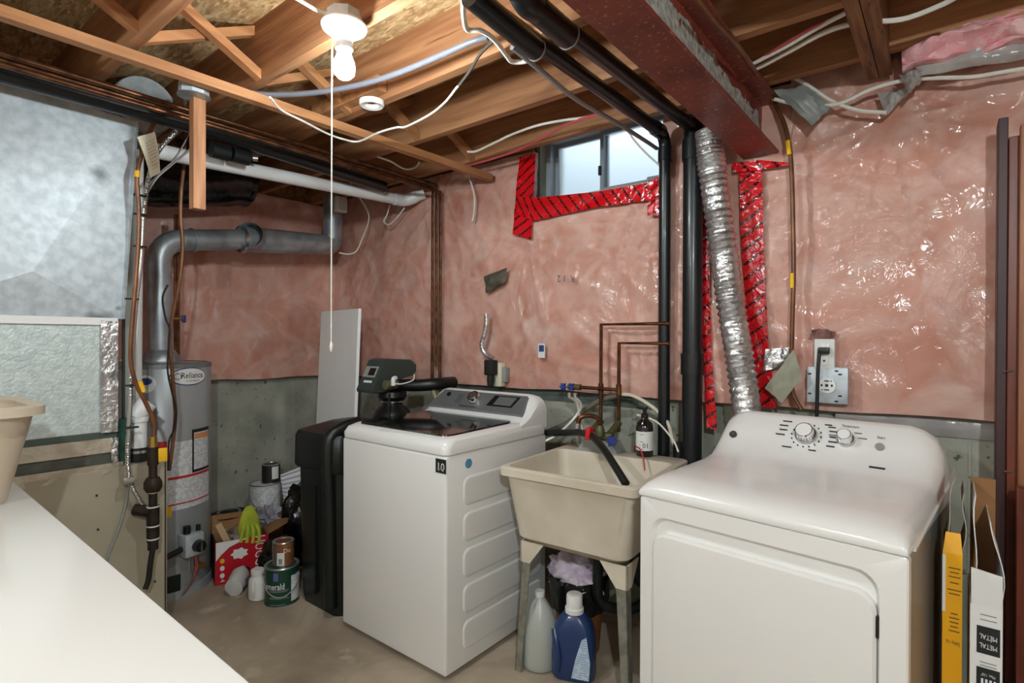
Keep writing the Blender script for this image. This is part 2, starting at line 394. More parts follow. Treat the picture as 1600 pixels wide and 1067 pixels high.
def blob(c, rx, ry, rz, seed=0, amp=0.18, fr=3.0, sub=4, flat=True):
    bm = bmesh.new(); bmesh.ops.create_icosphere(bm, subdivisions=sub, radius=1.0)
    for v in bm.verts:
        d = v.co.normalized(); q = d*fr+Vector((seed*7.1, seed*3.3, 0))
        k = 1+amp*(noise.noise(q)+0.6*abs(noise.noise(q*2.3))-0.25)
        v.co = Vector((d.x*rx*k, d.y*ry*k, d.z*rz*k))
    mb = MB().bm(bm)
    if flat:
        for v in mb.v:
            if v.z < -rz*0.75: v.z = -rz*0.75
    mn = min(v.z for v in mb.v)
    mb.v = [v+Vector(c)-Vector((0, 0, mn)) for v in mb.v]
    return mb

# ================================================================= ROOM
XW, YW = -3.77, 2.52          # concrete faces
XI, YI = -3.70, 2.46          # insulation faces
XR, YF = 2.4, -2.6
ZJ, ZO = 2.353, 2.588         # joist undersides, underside of the subfloor
struct('floor', MB().box((XW-.2, YF-.2, -.1), (XR+.2, YW+.2, 0)), FLOORM)
wl = PY(834, 250, YI).x; wr = PY(1036, 250, YI).x; wb = PY(852, 313, YI).z; wt = 2.50
mb = MB(); Y2 = YW+.24
mb.box((XW-.24, YW, 0), (wl, Y2, ZO)); mb.box((wr, YW, 0), (XR+.24, Y2, ZO)); mb.box((wl, YW, 0), (wr, Y2, wb)); mb.box((wl, YW, wt), (wr, Y2, ZO))
wback = struct('wall_back', mb, CONC)
wleft = struct('wall_left', MB().box((XW-.24, YF-.2, 0), (XW, YW, ZO)), CONC)
struct('wall_right', MB().box((XR, YF-.2, 0), (XR+.2, YW, ZO)), WHITEP)
struct('wall_front', MB().box((XW, YF-.2, 0), (XR, YF, ZO)), WHITEP)
for yy in (PX(462, 640, XW).y, PX(500, 640, XW).y):
    part('form_seam', MB().box((XW, yy-.004, 0), (XW+.004, yy+.004, 1.1)), CONC, wleft)
for xx in (-2.0, 0.06):
    part('form_seam', MB().box((xx-.004, YW-.004, 0), (xx+.004, YW, 1.1)), CONC, wback)
ceil = struct('ceiling', MB().box((XW-.2, YF-.2, ZO), (XR+.2, YW+.2, ZO+.04)), OSB)
# floor joists, every 16 inches, running along the window wall
jy = [2.312-.4064*i for i in range(12)]
for y in jy:
    part('joist', MB().box((XW, y-.038, ZJ), (XR, y, ZO)), WOODJ, ceil)
# cross bridging between the joists
for xb in (-2.16, 0.75):
    for i in range(0, 7):
        a = jy[i+1]; b = jy[i]-.038
        for k, (z0, z1) in enumerate(((ZJ+.02, ZO-.03), (ZO-.03, ZJ+.02))):
            x0 = xb+(.05 if k else 0)
            part('bridging_brace', MB().prism([(x0, a, z0-.018), (x0, b, z1-.018), (x0, b, z1+.018), (x0, a, z0+.018)], (.038, 0, 0)), WOODY, ceil)
# doubled trimmer running towards the wall, right of the beam
hx = PZ(1372, 100, ZJ-.002).x
for k in range(2):
    part('trimmer_board', MB().box((hx-.04+k*.041, 0.9, ZJ-.03), (hx-.002+k*.041, 2.42, ZO)), WOODD, ceil)
# short blocks nailed to the joists
p = PZ(260, 62, ZJ+.05)
part('nailer_block', MB().box((-2.62, jy[4]-.02, ZJ+.06), (-2.05, jy[4]+.02, ZJ+.13)), WOODY, ceil)
part('nailer_block', MB().box((-2.3, jy[2]-.09, ZJ+.02), (-1.82, jy[2]-.045, ZJ+.08)), WOODY, ceil)
mb = MB().box((XW, YW-.04, 2.36), (wl-.02, YW, ZO)); mb.box((wr+.02, YW-.04, 2.36), (XR, YW, ZO)); struct('trim_1', mb, RIM)
struct('trim_2', MB().box((XW, YF, 2.36), (XW+.04, YW-.04, ZO)), RIM)

# ---------------------------------------------------------------- window
WY = YW+.10
win = bpy.data.objects.new('window_1', None); COL.objects.link(win); win.location = ((wl+wr)/2, WY, wb); win['kind'] = 'structure'; ROOT[win.name] = Vector(win.location)
mb = MB(); F_ = .03
mb.box((wl, WY-.04, wb), (wr, WY+.05, wb+F_)); mb.box((wl, WY-.04, wt-F_), (wr, WY+.05, wt)); mb.box((wl, WY-.04, wb+F_), (wl+F_, WY+.05, wt-F_)); mb.box((wr-F_, WY-.04, wb+F_), (wr, WY+.05, wt-F_))
part('window_frame', mb, WINF, win)
xm = wl+(wr-wl)*.47
for k, (a, b, yo) in enumerate(((wl+F_, xm+.015, .02), (xm-.015, wr-F_, -.012))):
    mb = MB(); f = .022; z0 = wb+F_; z1 = wt-F_
    mb.box((a, WY+yo-.01, z0), (b, WY+yo+.01, z0+f)); mb.box((a, WY+yo-.01, z1-f), (b, WY+yo+.01, z1)); mb.box((a, WY+yo-.01, z0+f), (a+f, WY+yo+.01, z1-f)); mb.box((b-f, WY+yo-.01, z0+f), (b, WY+yo+.01, z1-f))
    s_ = part('sash', mb, WINF, win)
    gm = MATS.get('pane') or mat('pane', (235, 242, 248), None, rough=0.25, trans=1.0)
    part('pane', MB().box((a+f, WY+yo-.002, z0+f), (b-f, WY+yo+.002, z1-f)), gm, s_)
part('latch', MB().rbox((xm-.02, WY-.035, wb+.12), (xm-.005, WY-.02, wb+.17), .003), BLKM, win)
part('latch', MB().rbox((wr-.14, WY-.035, wb+.035), (wr-.06, WY-.02, wb+.06), .003), WINF, win)
# corrugated steel window well outside
mb = MB(); n = 40; pts = []
for i in range(n+1):
    t = math.pi*i/n; pts.append(((wl+wr)/2-math.cos(t)*(wr-wl)*.75, YW+.245+math.sin(t)*.55))
rings = []
for z_ in range(0, 17):
    z = 1.9+z_*.05; o_ = .012*(z_ % 2)
    rings.append([Vector((x+(x-(wl+wr)/2)*o_, y+o_, z)) for x, y in pts])
mb.loft(rings, False, False, closed=False)
solo('window_well', mb, BRICKG, 'pale corrugated window well outside the basement window', 'window well')

# ---------------------------------------------------------------- pink insulation behind clear poly
def wrinkle(u, v, s):
    q = Vector((u*2.1, v*2.1, s)); w1 = noise.noise(q)
    q2 = Vector((u*5+w1*1.5, v*5-w1, s+4)); r = 1-abs(noise.noise(q2))*2
    c = 0.0
    for (ax_, az_, n_, am, fall) in ANCH:
        if s == 0:
            du, dv = u-ax_, v-az_; d = math.hypot(du, dv); th = math.atan2(dv, du)
            c += am*max(0, math.cos(th*n_+2*noise.noise(Vector((d*2, n_, 0)))))**3*math.exp(-d/fall)*min(1, d*8)
    return .016*w1+.007*max(r, 0)**2+.004*noise.noise(Vector((u*14, v*14, s)))+c
_k = lambda x, y: (PY(x, y, 2.43).x, PY(x, y, 2.43).z)
ANCH = [(*_k(1390, 182), 17, .013, .55), (*_k(818, 378), 15, .012, .3), (*_k(1015, 345), 13, .012, .3), (*_k(690, 300), 13, .012, .4), (*_k(1240, 270), 11, .012, .3), (*_k(1000, 600), 15, .014, .3)]
IZ0, IZ1 = 1.085, 2.40
def edge0(u): return IZ0+.012*noise.noise(Vector((u*3, 1.7, 0)))
# window wall
x0, x1 = XI, XR-.01; nu, nv = 460, 96
def f_back(u, v):
    x = x0+(x1-x0)*u; z = edge0(x)+(IZ1+.1*(1 if x > -.5 else 0)-edge0(x))*v
    b = -.02-.012*math.sin(math.pi*min(v*2, 1))
    return (x, YI+.02+b-wrinkle(x, z, 0), z)
def skip_win(u, v):
    x = x0+(x1-x0)*u; z = IZ0+(IZ1-IZ0)*v
    return wl-.005 < x < wr+.005 and z > wb-.005
def f_left(u, v):
    y = YF+.01+(YI-.01-YF)*u; z = edge0(y+9)+(IZ1-.05-edge0(y+9))*v
    return (XI-.02+.02+wrinkle(y, z, 7.7), y, z)
sb = solo('insulation_blanket', MB().grid(f_back, nu, nv, (0, .045, 0), skip_win), INSUL, 'pink insulation blanket under clear plastic sheet on the window wall', 'insulation')
sl = solo('insulation_blanket', MB().grid(f_left, 200, 54, (-.045, 0, 0)), INSUL, 'brownish pink insulation under plastic on the wall behind the water heater', 'insulation')
# plastic fin hanging along the bottom of the blanket
mb = MB().grid(lambda u, v: (-.35+1.3*u, YW-.008-.012*math.sin(v*3), 1.015+.075*v+.006*noise.noise(Vector((u*8, v, 3)))), 40, 5, (0, .003, 0))
solo('plastic_hem', mb, SHEET, 'grey folded hem of plastic sheet under the insulation behind the dryer', 'plastic sheet')
mb = MB().grid(lambda u, v: (-3.68+2.6*u, YW-.006-.01*math.sin(v*3), 1.02+.07*v+.006*noise.noise(Vector((u*12, v, 9)))), 60, 4, (0, .003, 0))
solo('plastic_hem', mb, mat('green_membrane', (108, 120, 112), (88, 100, 92), 8, 0.6), 'dark grey green membrane strip under the insulation behind the washer', 'plastic sheet')

# ---------------------------------------------------------------- red sheathing tape
def tape(pts, label, n=10, off=0.0, wob=.006):
    """strip through pairs of pixels (left edge, right edge) on the insulation face"""
    mb = MB(); mb.uv = []; L_ = []; cum = 0; prev = None
    Y = YI-.034-off; rows = []
    for (a, b) in pts:
        rows.append((PY(a[0], a[1], Y), PY(b[0], b[1], Y)))
    R_ = []
    for i in range(len(rows)-1):
        for k in range(n):
            t = k/n; R_.append((rows[i][0].lerp(rows[i+1][0], t), rows[i][1].lerp(rows[i+1][1], t)))
    R_.append(rows[-1]); m = 6; uvs = []; vs = []
    for i, (a, b) in enumerate(R_):
        if prev is not None: cum += ((a+b)/2-prev).length
        prev = (a+b)/2
        for j in range(m+1):
            p = a.lerp(b, j/m); p.y -= wob*(noise.noise(p*22)+.6*noise.noise(p*50)); vs.append(p); uvs.append((cum, (b-a).length*j/m))
    N = len(vs); fs = [(i*(m+1)+j, i*(m+1)+j+1, (i+1)*(m+1)+j+1, (i+1)*(m+1)+j) for i in range(len(R_)-1) for j in range(m)]
    bnd = [i*(m+1) for i in range(len(R_))]
    mb.add(vs+[v+Vector((0, .002, 0)) for v in vs], fs+[tuple(x+N for x in reversed(f)) for f in fs]); mb.uv = uvs+uvs
    return solo('sheathing_tape', mb, TAPE, label, 'tape', 'red sheathing tape strips', smooth=60)
tape([((812, 246), (837, 240)), ((806, 300), (834, 296)), ((801, 366), (830, 374))], 'short red tape strip down the left jamb of the window')
tape([((806, 334), (808, 306)), ((834, 345), (834, 309)), ((930, 324), (930, 300)), ((1034, 310), (1034, 282))], 'long red tape strip along the sill of the window', off=.004)
tape([((1012, 283), (1034, 275)), ((1012, 337), (1034, 337))], 'small red tape patch at the window corner beside the black pipe', off=.008)
tape([((1086, 235), (1110, 232)), ((1092, 450), (1109, 450)), ((1100, 560), (1112, 560)), ((1104, 668), (1120, 672))], 'narrow red tape strip between the thick black pipe and the foil duct')
tape([((1154, 262), (1190, 258)), ((1158, 380), (1193, 380)), ((1168, 520), (1199, 520)), ((1186, 636), (1212, 638))], 'wide red tape strip on the wall right of the foil duct')
tape([((1144, 270), (1144, 254)), ((1185, 266), (1185, 250)), ((1233, 258), (1233, 254))], 'crumpled red tape strip under the end of the steel beam', off=.006)

# ---------------------------------------------------------------- steel beam
BX0, BX1, BZ = -.694, -.552, 2.129
bt = thing('steel_beam', 'dark red steel I-beam crossing under the joists', 'beam', (-.62, 0, BZ))
BY0, BY1 = YF+.0, 2.50
part('bottom_flange', MB().rbox((BX0, BY0, BZ), (BX1, BY1, BZ+.014), .003, 1), REDST, bt)
part('top_flange', MB().rbox((BX0, BY0, ZJ-.016), (BX1, BY1, ZJ-.001), .003, 1), REDST, bt)
xc = (BX0+BX1)/2
part('web', MB().box((xc-.005, BY0, BZ+.014), (xc+.005, BY1, ZJ-.016)), REDST, bt)
def fmort(u, v):
    y = .3+2.1*u; zt = BZ+.016+(.205-.07*u+.03*noise.noise(Vector((y*9, 0, 0)))+.012*noise.noise(Vector((y*30, 0, 0))))*v
    x = xc+.0055+.06*(1-v)**3+.003*noise.noise(Vector((y*40, v*9, 2)))
    return (x, y, zt)
part('mortar_splash', MB().grid(fmort, 120, 8, (-.004, 0, -.001)), MORT, bt, 'grey mortar smeared along the web')

# ---------------------------------------------------------------- black drain pipes
PY1, PY2 = 2.395, 2.39
ax = PY(1038, 500, PY1); bx_ = PY(1082, 500, PY2)
def ring(p0, p1, r, w=.004): return MB().cyl(Vector(p0), Vector(p1), r, n=24)
t = thing('drain_pipe', 'slim black plastic drain pipe bending down beside the window', 'pipe', (ax.x, PY1, .12))
z1 = PY(1028, 214, PY1).z; nr = PX(735, -8, ax.x); r1 = .027
mbp = MB().elbowed([(ax.x, PY1, .12), (ax.x, PY1, z1), nr], r1, 20, bend=.07)
part('pipe_run', mbp, ABS, t)
d = (nr-Vector((ax.x, PY1, z1))).normalized(); S0 = Vector((ax.x, PY1, z1))
part('elbow_hub', MB().cyl((ax.x, PY1, z1-.12), (ax.x, PY1, z1-.055), r1+.005, n=24), ABS, t)
part('elbow_hub', MB().cyl(S0+d*.05, S0+d*.11, r1+.005, n=24), ABS, t)
q = PX(838, 78, ax.x); part('coupling', MB().cyl(q, q+(nr-q)*1.0, r1+.006, n=24), ABS, t)
part('cement_ring', MB().cyl(q-d*.004, q+d*.002, r1+.0075, n=24), GPLAS, t)
t = thing('drain_pipe', 'thick black plastic drain stack standing between the sink and the foil duct', 'pipe', (bx_.x, PY2, 0))
z2 = PY(1070, 204, PY2).z; nr2 = PX(800, -20, bx_.x); r2 = .043
part('stack', MB().elbowed([(bx_.x, PY2, 0), (bx_.x, PY2, z2+.05)], r2, 24), ABS, t)
part('branch_run', MB().elbowed([(bx_.x, PY2, z2), nr2], .027, 20), ABS, t)
for zz, h in ((PY(1082, 585, PY2).z, PY(1082, 552, PY2).z), (z2-.14, z2-.05)):
    part('coupling', MB().cyl((bx_.x, PY2, zz), (bx_.x, PY2, h), r2+.006, n=28), ABS, t)
d2 = (nr2-Vector((bx_.x, PY2, z2))).normalized(); q = PX(888, 57, bx_.x); q2 = PX(838, 14, bx_.x)
part('coupling', MB().cyl(q, q2, .036, n=24), ABS, t)
part('cement_ring', MB().cyl(q-d2*.004, q+d2*.002, .0375, n=24), GPLAS, t)
part('sweep_elbow', MB().tube([q2+d2*-.02, q2+d2*.05, q2+d2*.09+Vector((0, 0, .06)), Vector((q2.x, (q2+d2*.1).y, ZO-.05))], .035, 20), ABS, t)
part('side_branch', MB().elbowed([(bx_.x, PY2, .73), (bx_.x-.06, PY2, .78), (bx_.x-.06, PY2, .90)], .024, 16), ABS, t)

# ---------------------------------------------------------------- foil dryer duct
P0 = [PY(x, y, Y) for x, y, Y in ((1108, 205, 2.32), (1112, 260, 2.32), (1126, 360, 2.32), (1141, 470, 2.32), (1157, 570, 2.31), (1172, 680, 2.28))]
mb = MB().tube(P0, .055, 24, smooth=40, rf=lambda t: .054+.0035*math.sin(t*2*math.pi*46)+.0015*math.sin(t*320))
solo('dryer_duct', mb, FOIL, 'crinkled silver foil dryer duct leaning up to the beam', 'duct')

# ================================================================= CEILING FIXTURES
def lampholder(loc, bulbm, label, cord):
    x, y, z = loc
    t = thing('pull_chain_lamp', label, 'lamp', (x, y, z))
    part('octagon_box', MB().lathe([(.052, 0), (.052, -.038)], (x, y, z), 8, rot=math.pi/8), GALV, t)
    part('porcelain_base', MB().lathe([(.066, -.036), (.069, -.042), (.066, -.05), (.05, -.062), (.03, -.075), (.024, -.095), (.026, -.112)], (x, y, z), 36), PORC, t)
    b = part('bulb', MB().lathe([(.02, -.108), (.022, -.13), (.030, -.150), (.033, -.168), (.030, -.186), (.020, -.197), (.006, -.201)], (x, y, z), 28), bulbm, t)
    part('bulb_collar', MB().lathe([(.0205, -.100), (.0225, -.128)], (x, y, z), 28), PORC, t)
    if cord:
        mb = MB().tube([(x-.03, y-.02, z-.08)]+cord, .0022, 6, 3)
        cdp = part('pull_cord', mb, WIREW, t)
        e = Vector(cord[-1]); part('cord_tassel', MB().lathe([(.002, .0), (.006, -.012), (.004, -.03)], e, 10), WIREW, cdp)
    return t
lp = PZ(538, 20, ZJ-.0)
lz = ZJ-.0; lc = Vector((lp.x, lp.y, lz))
dz = (lc-C0).length
cd = []
cx, cy_ = lc.x-.032, lc.y-.022
for zz in (2.2, 1.9, 1.6, 1.35): cd.append((cx, cy_, zz))
lampholder((lc.x, lc.y, lz), BULBM, 'white porcelain pull-chain lamp with lit bulb and long cord', cd)
lampholder((0.55, -0.55, ZJ), BULBB, 'lit pull-chain lamp over the open floor away from the laundry', None)
lampholder((-1.15, -1.15, ZJ), BULBF, 'added out-of-view fill lamp over the floor behind the white table', None)  # added lamp out of view, brightens the furnace face
# smoke alarm base ring
c = PZ(581, 166, ZJ-.02)
mb = MB().lathe([(.052, 0), (.052, -.014), (.046, -.02), (.03, -.016), (.026, -.008), (.026, 0)], (c.x, c.y, c.z+.02), 32, False, False)
solo('alarm_base', mb, PORC, 'round white alarm mounting ring on a joist', 'mounting ring')

# long batten under the joists, hanging stick, junction box
b0 = PZ(-60, -6, ZJ-.019); b1 = PY(766, 278, 2.40); BTX = PZ(309, 128, ZJ-.02).x
bd_ = (b0-b1).normalized(); b0 = b0+bd_*.5; b0.z = ZJ-.019
sd = Vector((.02, 0, 0)); uz = Vector((0, 0, .018))
solo('ceiling_batten', MB().loft([[p-sd-uz, p+sd-uz, p+sd+uz, p-sd+uz] for p in (b0, b1)]), WOODY, 'long pale wooden batten nailed under the joists', 'batten')
sx = PX(309, 240, BTX-.05); st = thing('hanging_stick', 'short wooden stick hanging from the batten in front of the white pipe', 'stick', (BTX-.045, sx.y, PX(309, 330, BTX-.05).z))
zb = PX(309, 328, BTX-.05).z
part('stick_body', MB().box((BTX-.062, sx.y-.026, zb), (BTX-.022, sx.y+.018, ZJ-.002)), WOODZ, st)
jb = PX(303, 150, BTX-.02)
t = thing('junction_box', 'round metal junction box with flat cover on the batten', 'junction box', jb)
part('box_body', MB().lathe([(.052, .0), (.052, .045)], jb, 8, rot=.3), GALV, t)
part('cover', MB().lathe([(.057, -.003), (.057, .0)], jb, 28), FLUE, t)
for k in (-1, 1): part('screw', MB().cyl(jb+Vector((k*.036, 0, -.003)), jb+Vector((k*.036, 0, -.006)), .004, n=10), STEEL, t)

# ================================================================= PIPES ON THE LEFT OF THE CEILING
copx = PY(690, 296, 2.41).x
for k, (ya, yb, dx, zt) in enumerate(((0, 1.06, 0, 0), (0, 1.0, -.035, .012), (0, .9, -.07, -.006))):
    top = PY(690, 296, 2.41).z
    xk = copx+.0-dx*.45-.03+k*.0
    pts = [(copx+dx, -.5, top+.03*(k % 2)+.02*k-.02), (copx+dx, 2.40, top+.03*(k % 2)+.02*k-.02), (copx+dx, 2.40, 1.03 if k != 1 else 1.2)]
    wire('copper_pipe', [p for p in MB().elbowed(pts, .009, 4).v][:0] or pts, .0105, COPPER, ('copper water pipe of the corner risers closest to the window', 'middle one of three copper pipes running down in the corner', 'copper water pipe of the corner risers closest to the white vent pipe')[k], 'pipe', smooth=1, n=12, group='copper risers in the corner')
pv = PY(640, 313, 2.40)
wp = thing('vent_pipe', 'white plastic vent pipe sloping under the joists to the corner', 'pipe', (pv.x, 2.4, pv.z))
e0 = PX(245, 236, pv.x-.02); e1 = Vector((pv.x, 2.36, PX(628, 313, pv.x).z)); e2 = Vector((pv.x+.10, 2.44, e1.z+.05))
part('pipe_run', MB().elbowed([e0, e1, e2], .034, 20, bend=.05), PVC, wp)
part('elbow', MB().elbowed([e1+(e0-e1).normalized()*.09, e1, e1+(e2-e1)*.6], .038, 20, bend=.05), PVC, wp)
bp0 = PX(-10, 112, -2.62); bp1 = PX(330, 205, -2.62); bp2 = PX(600, 292, -2.66)
t = thing('waste_pipe', 'black waste pipe with cleanout fittings above the white vent pipe', 'pipe', (-2.62, 1.2, 2.1))
part('pipe_run', MB().tube([bp0+Vector((0, -.5, 0)), bp0, bp1, bp2], .033, 18, 1), ABS, t)
for px_ in (340, 372):
    q = PX(px_, 236 if px_ == 340 else 243, -2.66); part('fitting', MB().cyl(q+Vector((0, -.03, 0)), q+Vector((0, .05, -.0)), .036, n=20), ABS, t)
q = PX(395, 247, -2.66); part('steel_cap', MB().cyl(q, q+Vector((.01, .02, 0)), .014, n=14), STEEL, t)
# round sheet-metal duct end behind the plenum
q = PX(226, 165, -2.95)
t = thing('round_duct', 'round galvanised duct collar above the furnace plenum', 'duct', (q.x, q.y, q.z-.12))
part('collar', MB().cyl(q+Vector((-.35, .02, 0)), q+Vector((.02, .0, 0)), .125, n=32), GALV, t)
part('crimp_band', MB().cyl(q+Vector((-.03, 0, 0)), q+Vector((-.01, 0, 0)), .129, n=32), STEEL, t)
# black wrapped flexible duct
a = PX(215, 282, -3.42); b = PX(372, 282, -3.42)
mb = MB().tube([a+Vector((0, -.1, 0)), a.lerp(b, .3), a.lerp(b, .7), b, b+Vector((0, .05, 0)), b+Vector((0, .075, 0))], .15, 28, 5, rf=lambda t: .155*(1 if t < .8 else max(.12, math.sqrt(max(0, 1-((t-.8)/.21)**2)))))
for v in mb.v: v += Vector((0, 0, 1))*.006*noise.noise(v*14)
solo('wrapped_duct', mb, BAG, 'fat black plastic wrapped duct behind the white vent pipe', 'duct')

# ================================================================= FURNACE
XF = -2.75
fy1 = PX(262, 722, XF).y; fz1 = PX(200, 727, XF).z; fy0 = -.05
pl_y1 = PX(212, 190, XF).y; zmid = PX(100, 496, XF).z; ztop = PX(100, 157, XF).z; cb_y1 = PX(184, 600, XF).y; zc0 = PX(90, 684, XF).z
fur = thing('furnace', 'beige forced air furnace under a large galvanised sheet metal plenum', 'furnace', (-3.05, .45, 0))
part('cabinet', MB().rbox((XF-.45, fy0, 0), (XF, fy1, fz1), .006, 1), FURN, fur)
ob = MB(); yc = PX(48, 425, XF).y; zc = PX(48, 425, XF).z; y0p = 2*yc-pl_y1
yb1 = PX(190, 497, XF).y
zn_ = PX(0, 125, XF); ztn = ztop+(zn_.z-PX(212, 190, XF).z)/(pl_y1-zn_.y)*(pl_y1-y0p); ztop = PX(212, 190, XF).z
ob.add([(XF, y0p, zmid), (XF, yb1, zmid), (XF, pl_y1, ztop), (XF, y0p, ztn), (XF+.035, yc, zc), (XF-.45, y0p, zmid), (XF-.45, yb1, zmid), (XF-.45, pl_y1, ztop), (XF-.45, y0p, ztn)],
       [(0, 1, 4), (1, 2, 4), (2, 3, 4), (3, 0, 4), (0, 5, 6, 1), (1, 6, 7, 2), (2, 7, 8, 3), (3, 8, 5, 0), (5, 8, 7, 6)])
part('plenum', ob, GALV, fur, 'galvanised plenum with cross-broken face', smooth=2)
part('corner_flange', MB().prism([(XF-.01, pl_y1, ztop), (XF+.012, pl_y1, ztop), (XF+.012, yb1, zmid), (XF-.01, yb1, zmid)], (0, .008, 0)), GALV, fur)
coil = part('coil_case', MB().rbox((XF-.44, y0p, zc0), (XF-.008, cb_y1, zmid), .004, 1), mat('insul_foil', (206, 216, 214), (186, 198, 196), 40, 0.5, 0.35, bump=0.35, bscale=90, detail=2), fur)
def strip(p0, p1, w, name, m, par, amp=.004):
    p0 = Vector(p0); p1 = Vector(p1); u = (p1-p0); L_ = u.length; u.normalize(); v = Vector((1, 0, 0)).cross(u)
    mb = MB().grid(lambda a, b: p0+u*(a*L_)+v*((b-.5)*w)+Vector((amp*abs(noise.noise(Vector((a*L_*30, b*6, w*40)))), 0, 0)), 40, 4, (-.004, 0, 0))
    return part(name, mb, m, par)
strip((XF+.002, cb_y1-.03, zmid-.01), (XF+.002, cb_y1-.03, zc0), .06, 'foil_tape', FOIL, coil, .008)
strip((XF+.002, y0p, zmid-.012), (XF+.002, cb_y1, zmid-.012), .03, 'foil_tape', PAPERW, coil)
part('dark_gap', MB().box((XF-.43, y0p, zc0-.025), (XF-.012, cb_y1, zc0)), mat('gap_paint', (70, 82, 74), None, rough=0.8), fur)
za = zc0-.025; zb_ = za-.065
tr = part('transition', MB().box((XF-.43, fy0+.02, fz1), (XF-.012, cb_y1, za)), DKPANEL, fur)
strip((XF-.004, y0p, za-.03), (XF-.004, cb_y1, za-.03), .06, 'foil_tape', FOILT, tr)
strip((XF-.002, y0p, fz1-.005), (XF-.002, cb_y1+.02, fz1-.005), .05, 'foil_tape', FOILT, tr, .007)
strip((XF-.001, cb_y1-.01, fz1+.01), (XF-.001, cb_y1-.01, za), .025, 'foil_tape', FOIL, tr, .006)
for (x_, y_) in ((151, 774), (153, 827), (242, 908)):
    q = PX(x_, y_, XF+.002); part('screw', MB().cyl(q, q+Vector((.004, 0, 0)), .004, n=10), IRON, fur)
part('panel_seam', MB().box((XF-.001, fy1-.012, 0), (XF+.003, fy1-.008, fz1-.01)), IRON, fur)
# galvanised and white runs behind the cables at the furnace corner
gx = -2.90
q0 = PX(196, 230, gx); q1 = PX(190, 715, gx)
solo('metal_raceway', MB().box((gx-.05, q0.y-.0, .81), (gx+.0, q0.y+.055, 2.22)), GPLAS, 'tall grey metal raceway behind the cables at the furnace corner', 'raceway')
q0 = PX(220, 400, -2.92)
solo('condensate_pipe', MB().elbowed([(-2.92, PX(212, 600, -2.92).y, .82), (-2.92, PX(216, 250, -2.92).y, 2.2)], .022, 14), PVC, 'thin white plastic pipe standing behind the furnace gas line', 'pipe')
gm_ = mat('green_foam', (28, 76, 62), None, rough=0.6)
solo('foam_board', MB().box((-2.80, PX(180, 690, -2.78).y, .805), (-2.78, PX(204, 690, -2.78).y, PX(190, 655, -2.78).z)), gm_, 'small dark green panel beside the furnace coil box', 'panel')
# PVC cleanout elbow on the cabinet top
q = PX(216, 690, -2.82)
t = thing('drain_elbow', 'white plastic drain elbow with black rubber sleeve on the furnace cabinet', 'pipe fitting', (q.x, q.y, fz1))
zt_ = PX(216, 655, -2.82).z
part('pipe_stub', MB().cyl((q.x, q.y, fz1+.05), (q.x, q.y, zt_), .033, n=24), PVC, t)
part('hub', MB().lathe([(.038, 0), (.040, .02), (.037, .035)], (q.x, q.y, zt_-.01), 24), PVC, t)
part('elbow_mouth', MB().cyl((q.x, q.y-.01, zt_+.015), (q.x+.015, q.y+.035, zt_+.075), .040, n=24), PVC, t)
part('rubber_sleeve', MB().lathe([(.042, 0), (.042, .018), (.039, .02), (.039, .028), (.042, .03), (.042, .06)], (q.x, q.y, fz1), 24), BLKM, t)
part('hose_clamp', MB().lathe([(.0435, .038), (.0435, .050)], (q.x, q.y, fz1), 24, False, False), STEEL, t)

# gas line: copper tube down to the black iron drop
gxx = -2.66
pts = [PX(x, y, gxx) for x, y in ((288, 167), (262, 172), (243, 190), (232, 210), (222, 240), (214, 275), (217, 330), (215, 400), (207, 500), (204, 560), (212, 598), (228, 630), (240, 660), (240, 695))]
t = thing('gas_line', 'brown gas tube with yellow tags curving down to black iron pipe by the furnace', 'gas line', pts[-1])
part('copper_tube', MB().tube(pts, .0085, 12, 6), GASL, t)
for (a, b) in (((215, 267), (214, 277)), ((218, 596), (224, 612))):
    A = PX(*a, gxx); B = PX(*b, gxx); part('yellow_tag', MB().cyl(A, B, .0105, n=14), YEL, t)
def gp(y): return PX(239, y, gxx)
part('flare_nut', MB().cyl(gp(682), gp(698), .016, .018, n=8), YBRASS, t)
vb = part('valve_body', MB().cyl(gp(698), gp(726), .021, n=12), IRON, t)
a = PX(245, 711, gxx); part('yellow_handle', MB().rbox((a.x+.012, a.y-.0, a.z-.028), (a.x+.02, a.y+.035, a.z+.03), .003), YEL, vb)
part('nipple', MB().cyl(gp(726), gp(800), .016, n=14), IRON, t)
part('union', MB().lathe([(.026, -.03), (.034, -.015), (.034, .012), (.024, .03)], gp(757), 10), IRON, t)
part('tee', MB().cyl(gp(790), gp(845), .024, n=14), IRON, t)
A = PX(238, 800, gxx); B = PX(214, 798, gxx-.02); part('tee_branch', MB().cyl(A, B+Vector((-.03, 0, 0)), .024, n=14), IRON, t)
part('drip_leg', MB().cyl(gp(845), gp(858), .02, n=14), IRON, t)
part('pipe_tail', MB().tube([gp(855), PX(235, 880, gxx), PX(232, 905, gxx), PX(227, 920, gxx)], .011, 10), BLK, t)
for y_ in (768, 790, 820, 840): part('thread_tape', MB().cyl(gp(y_), gp(y_+2), .0245 if y_ > 785 else .0175, n=14), PAPERW, t)
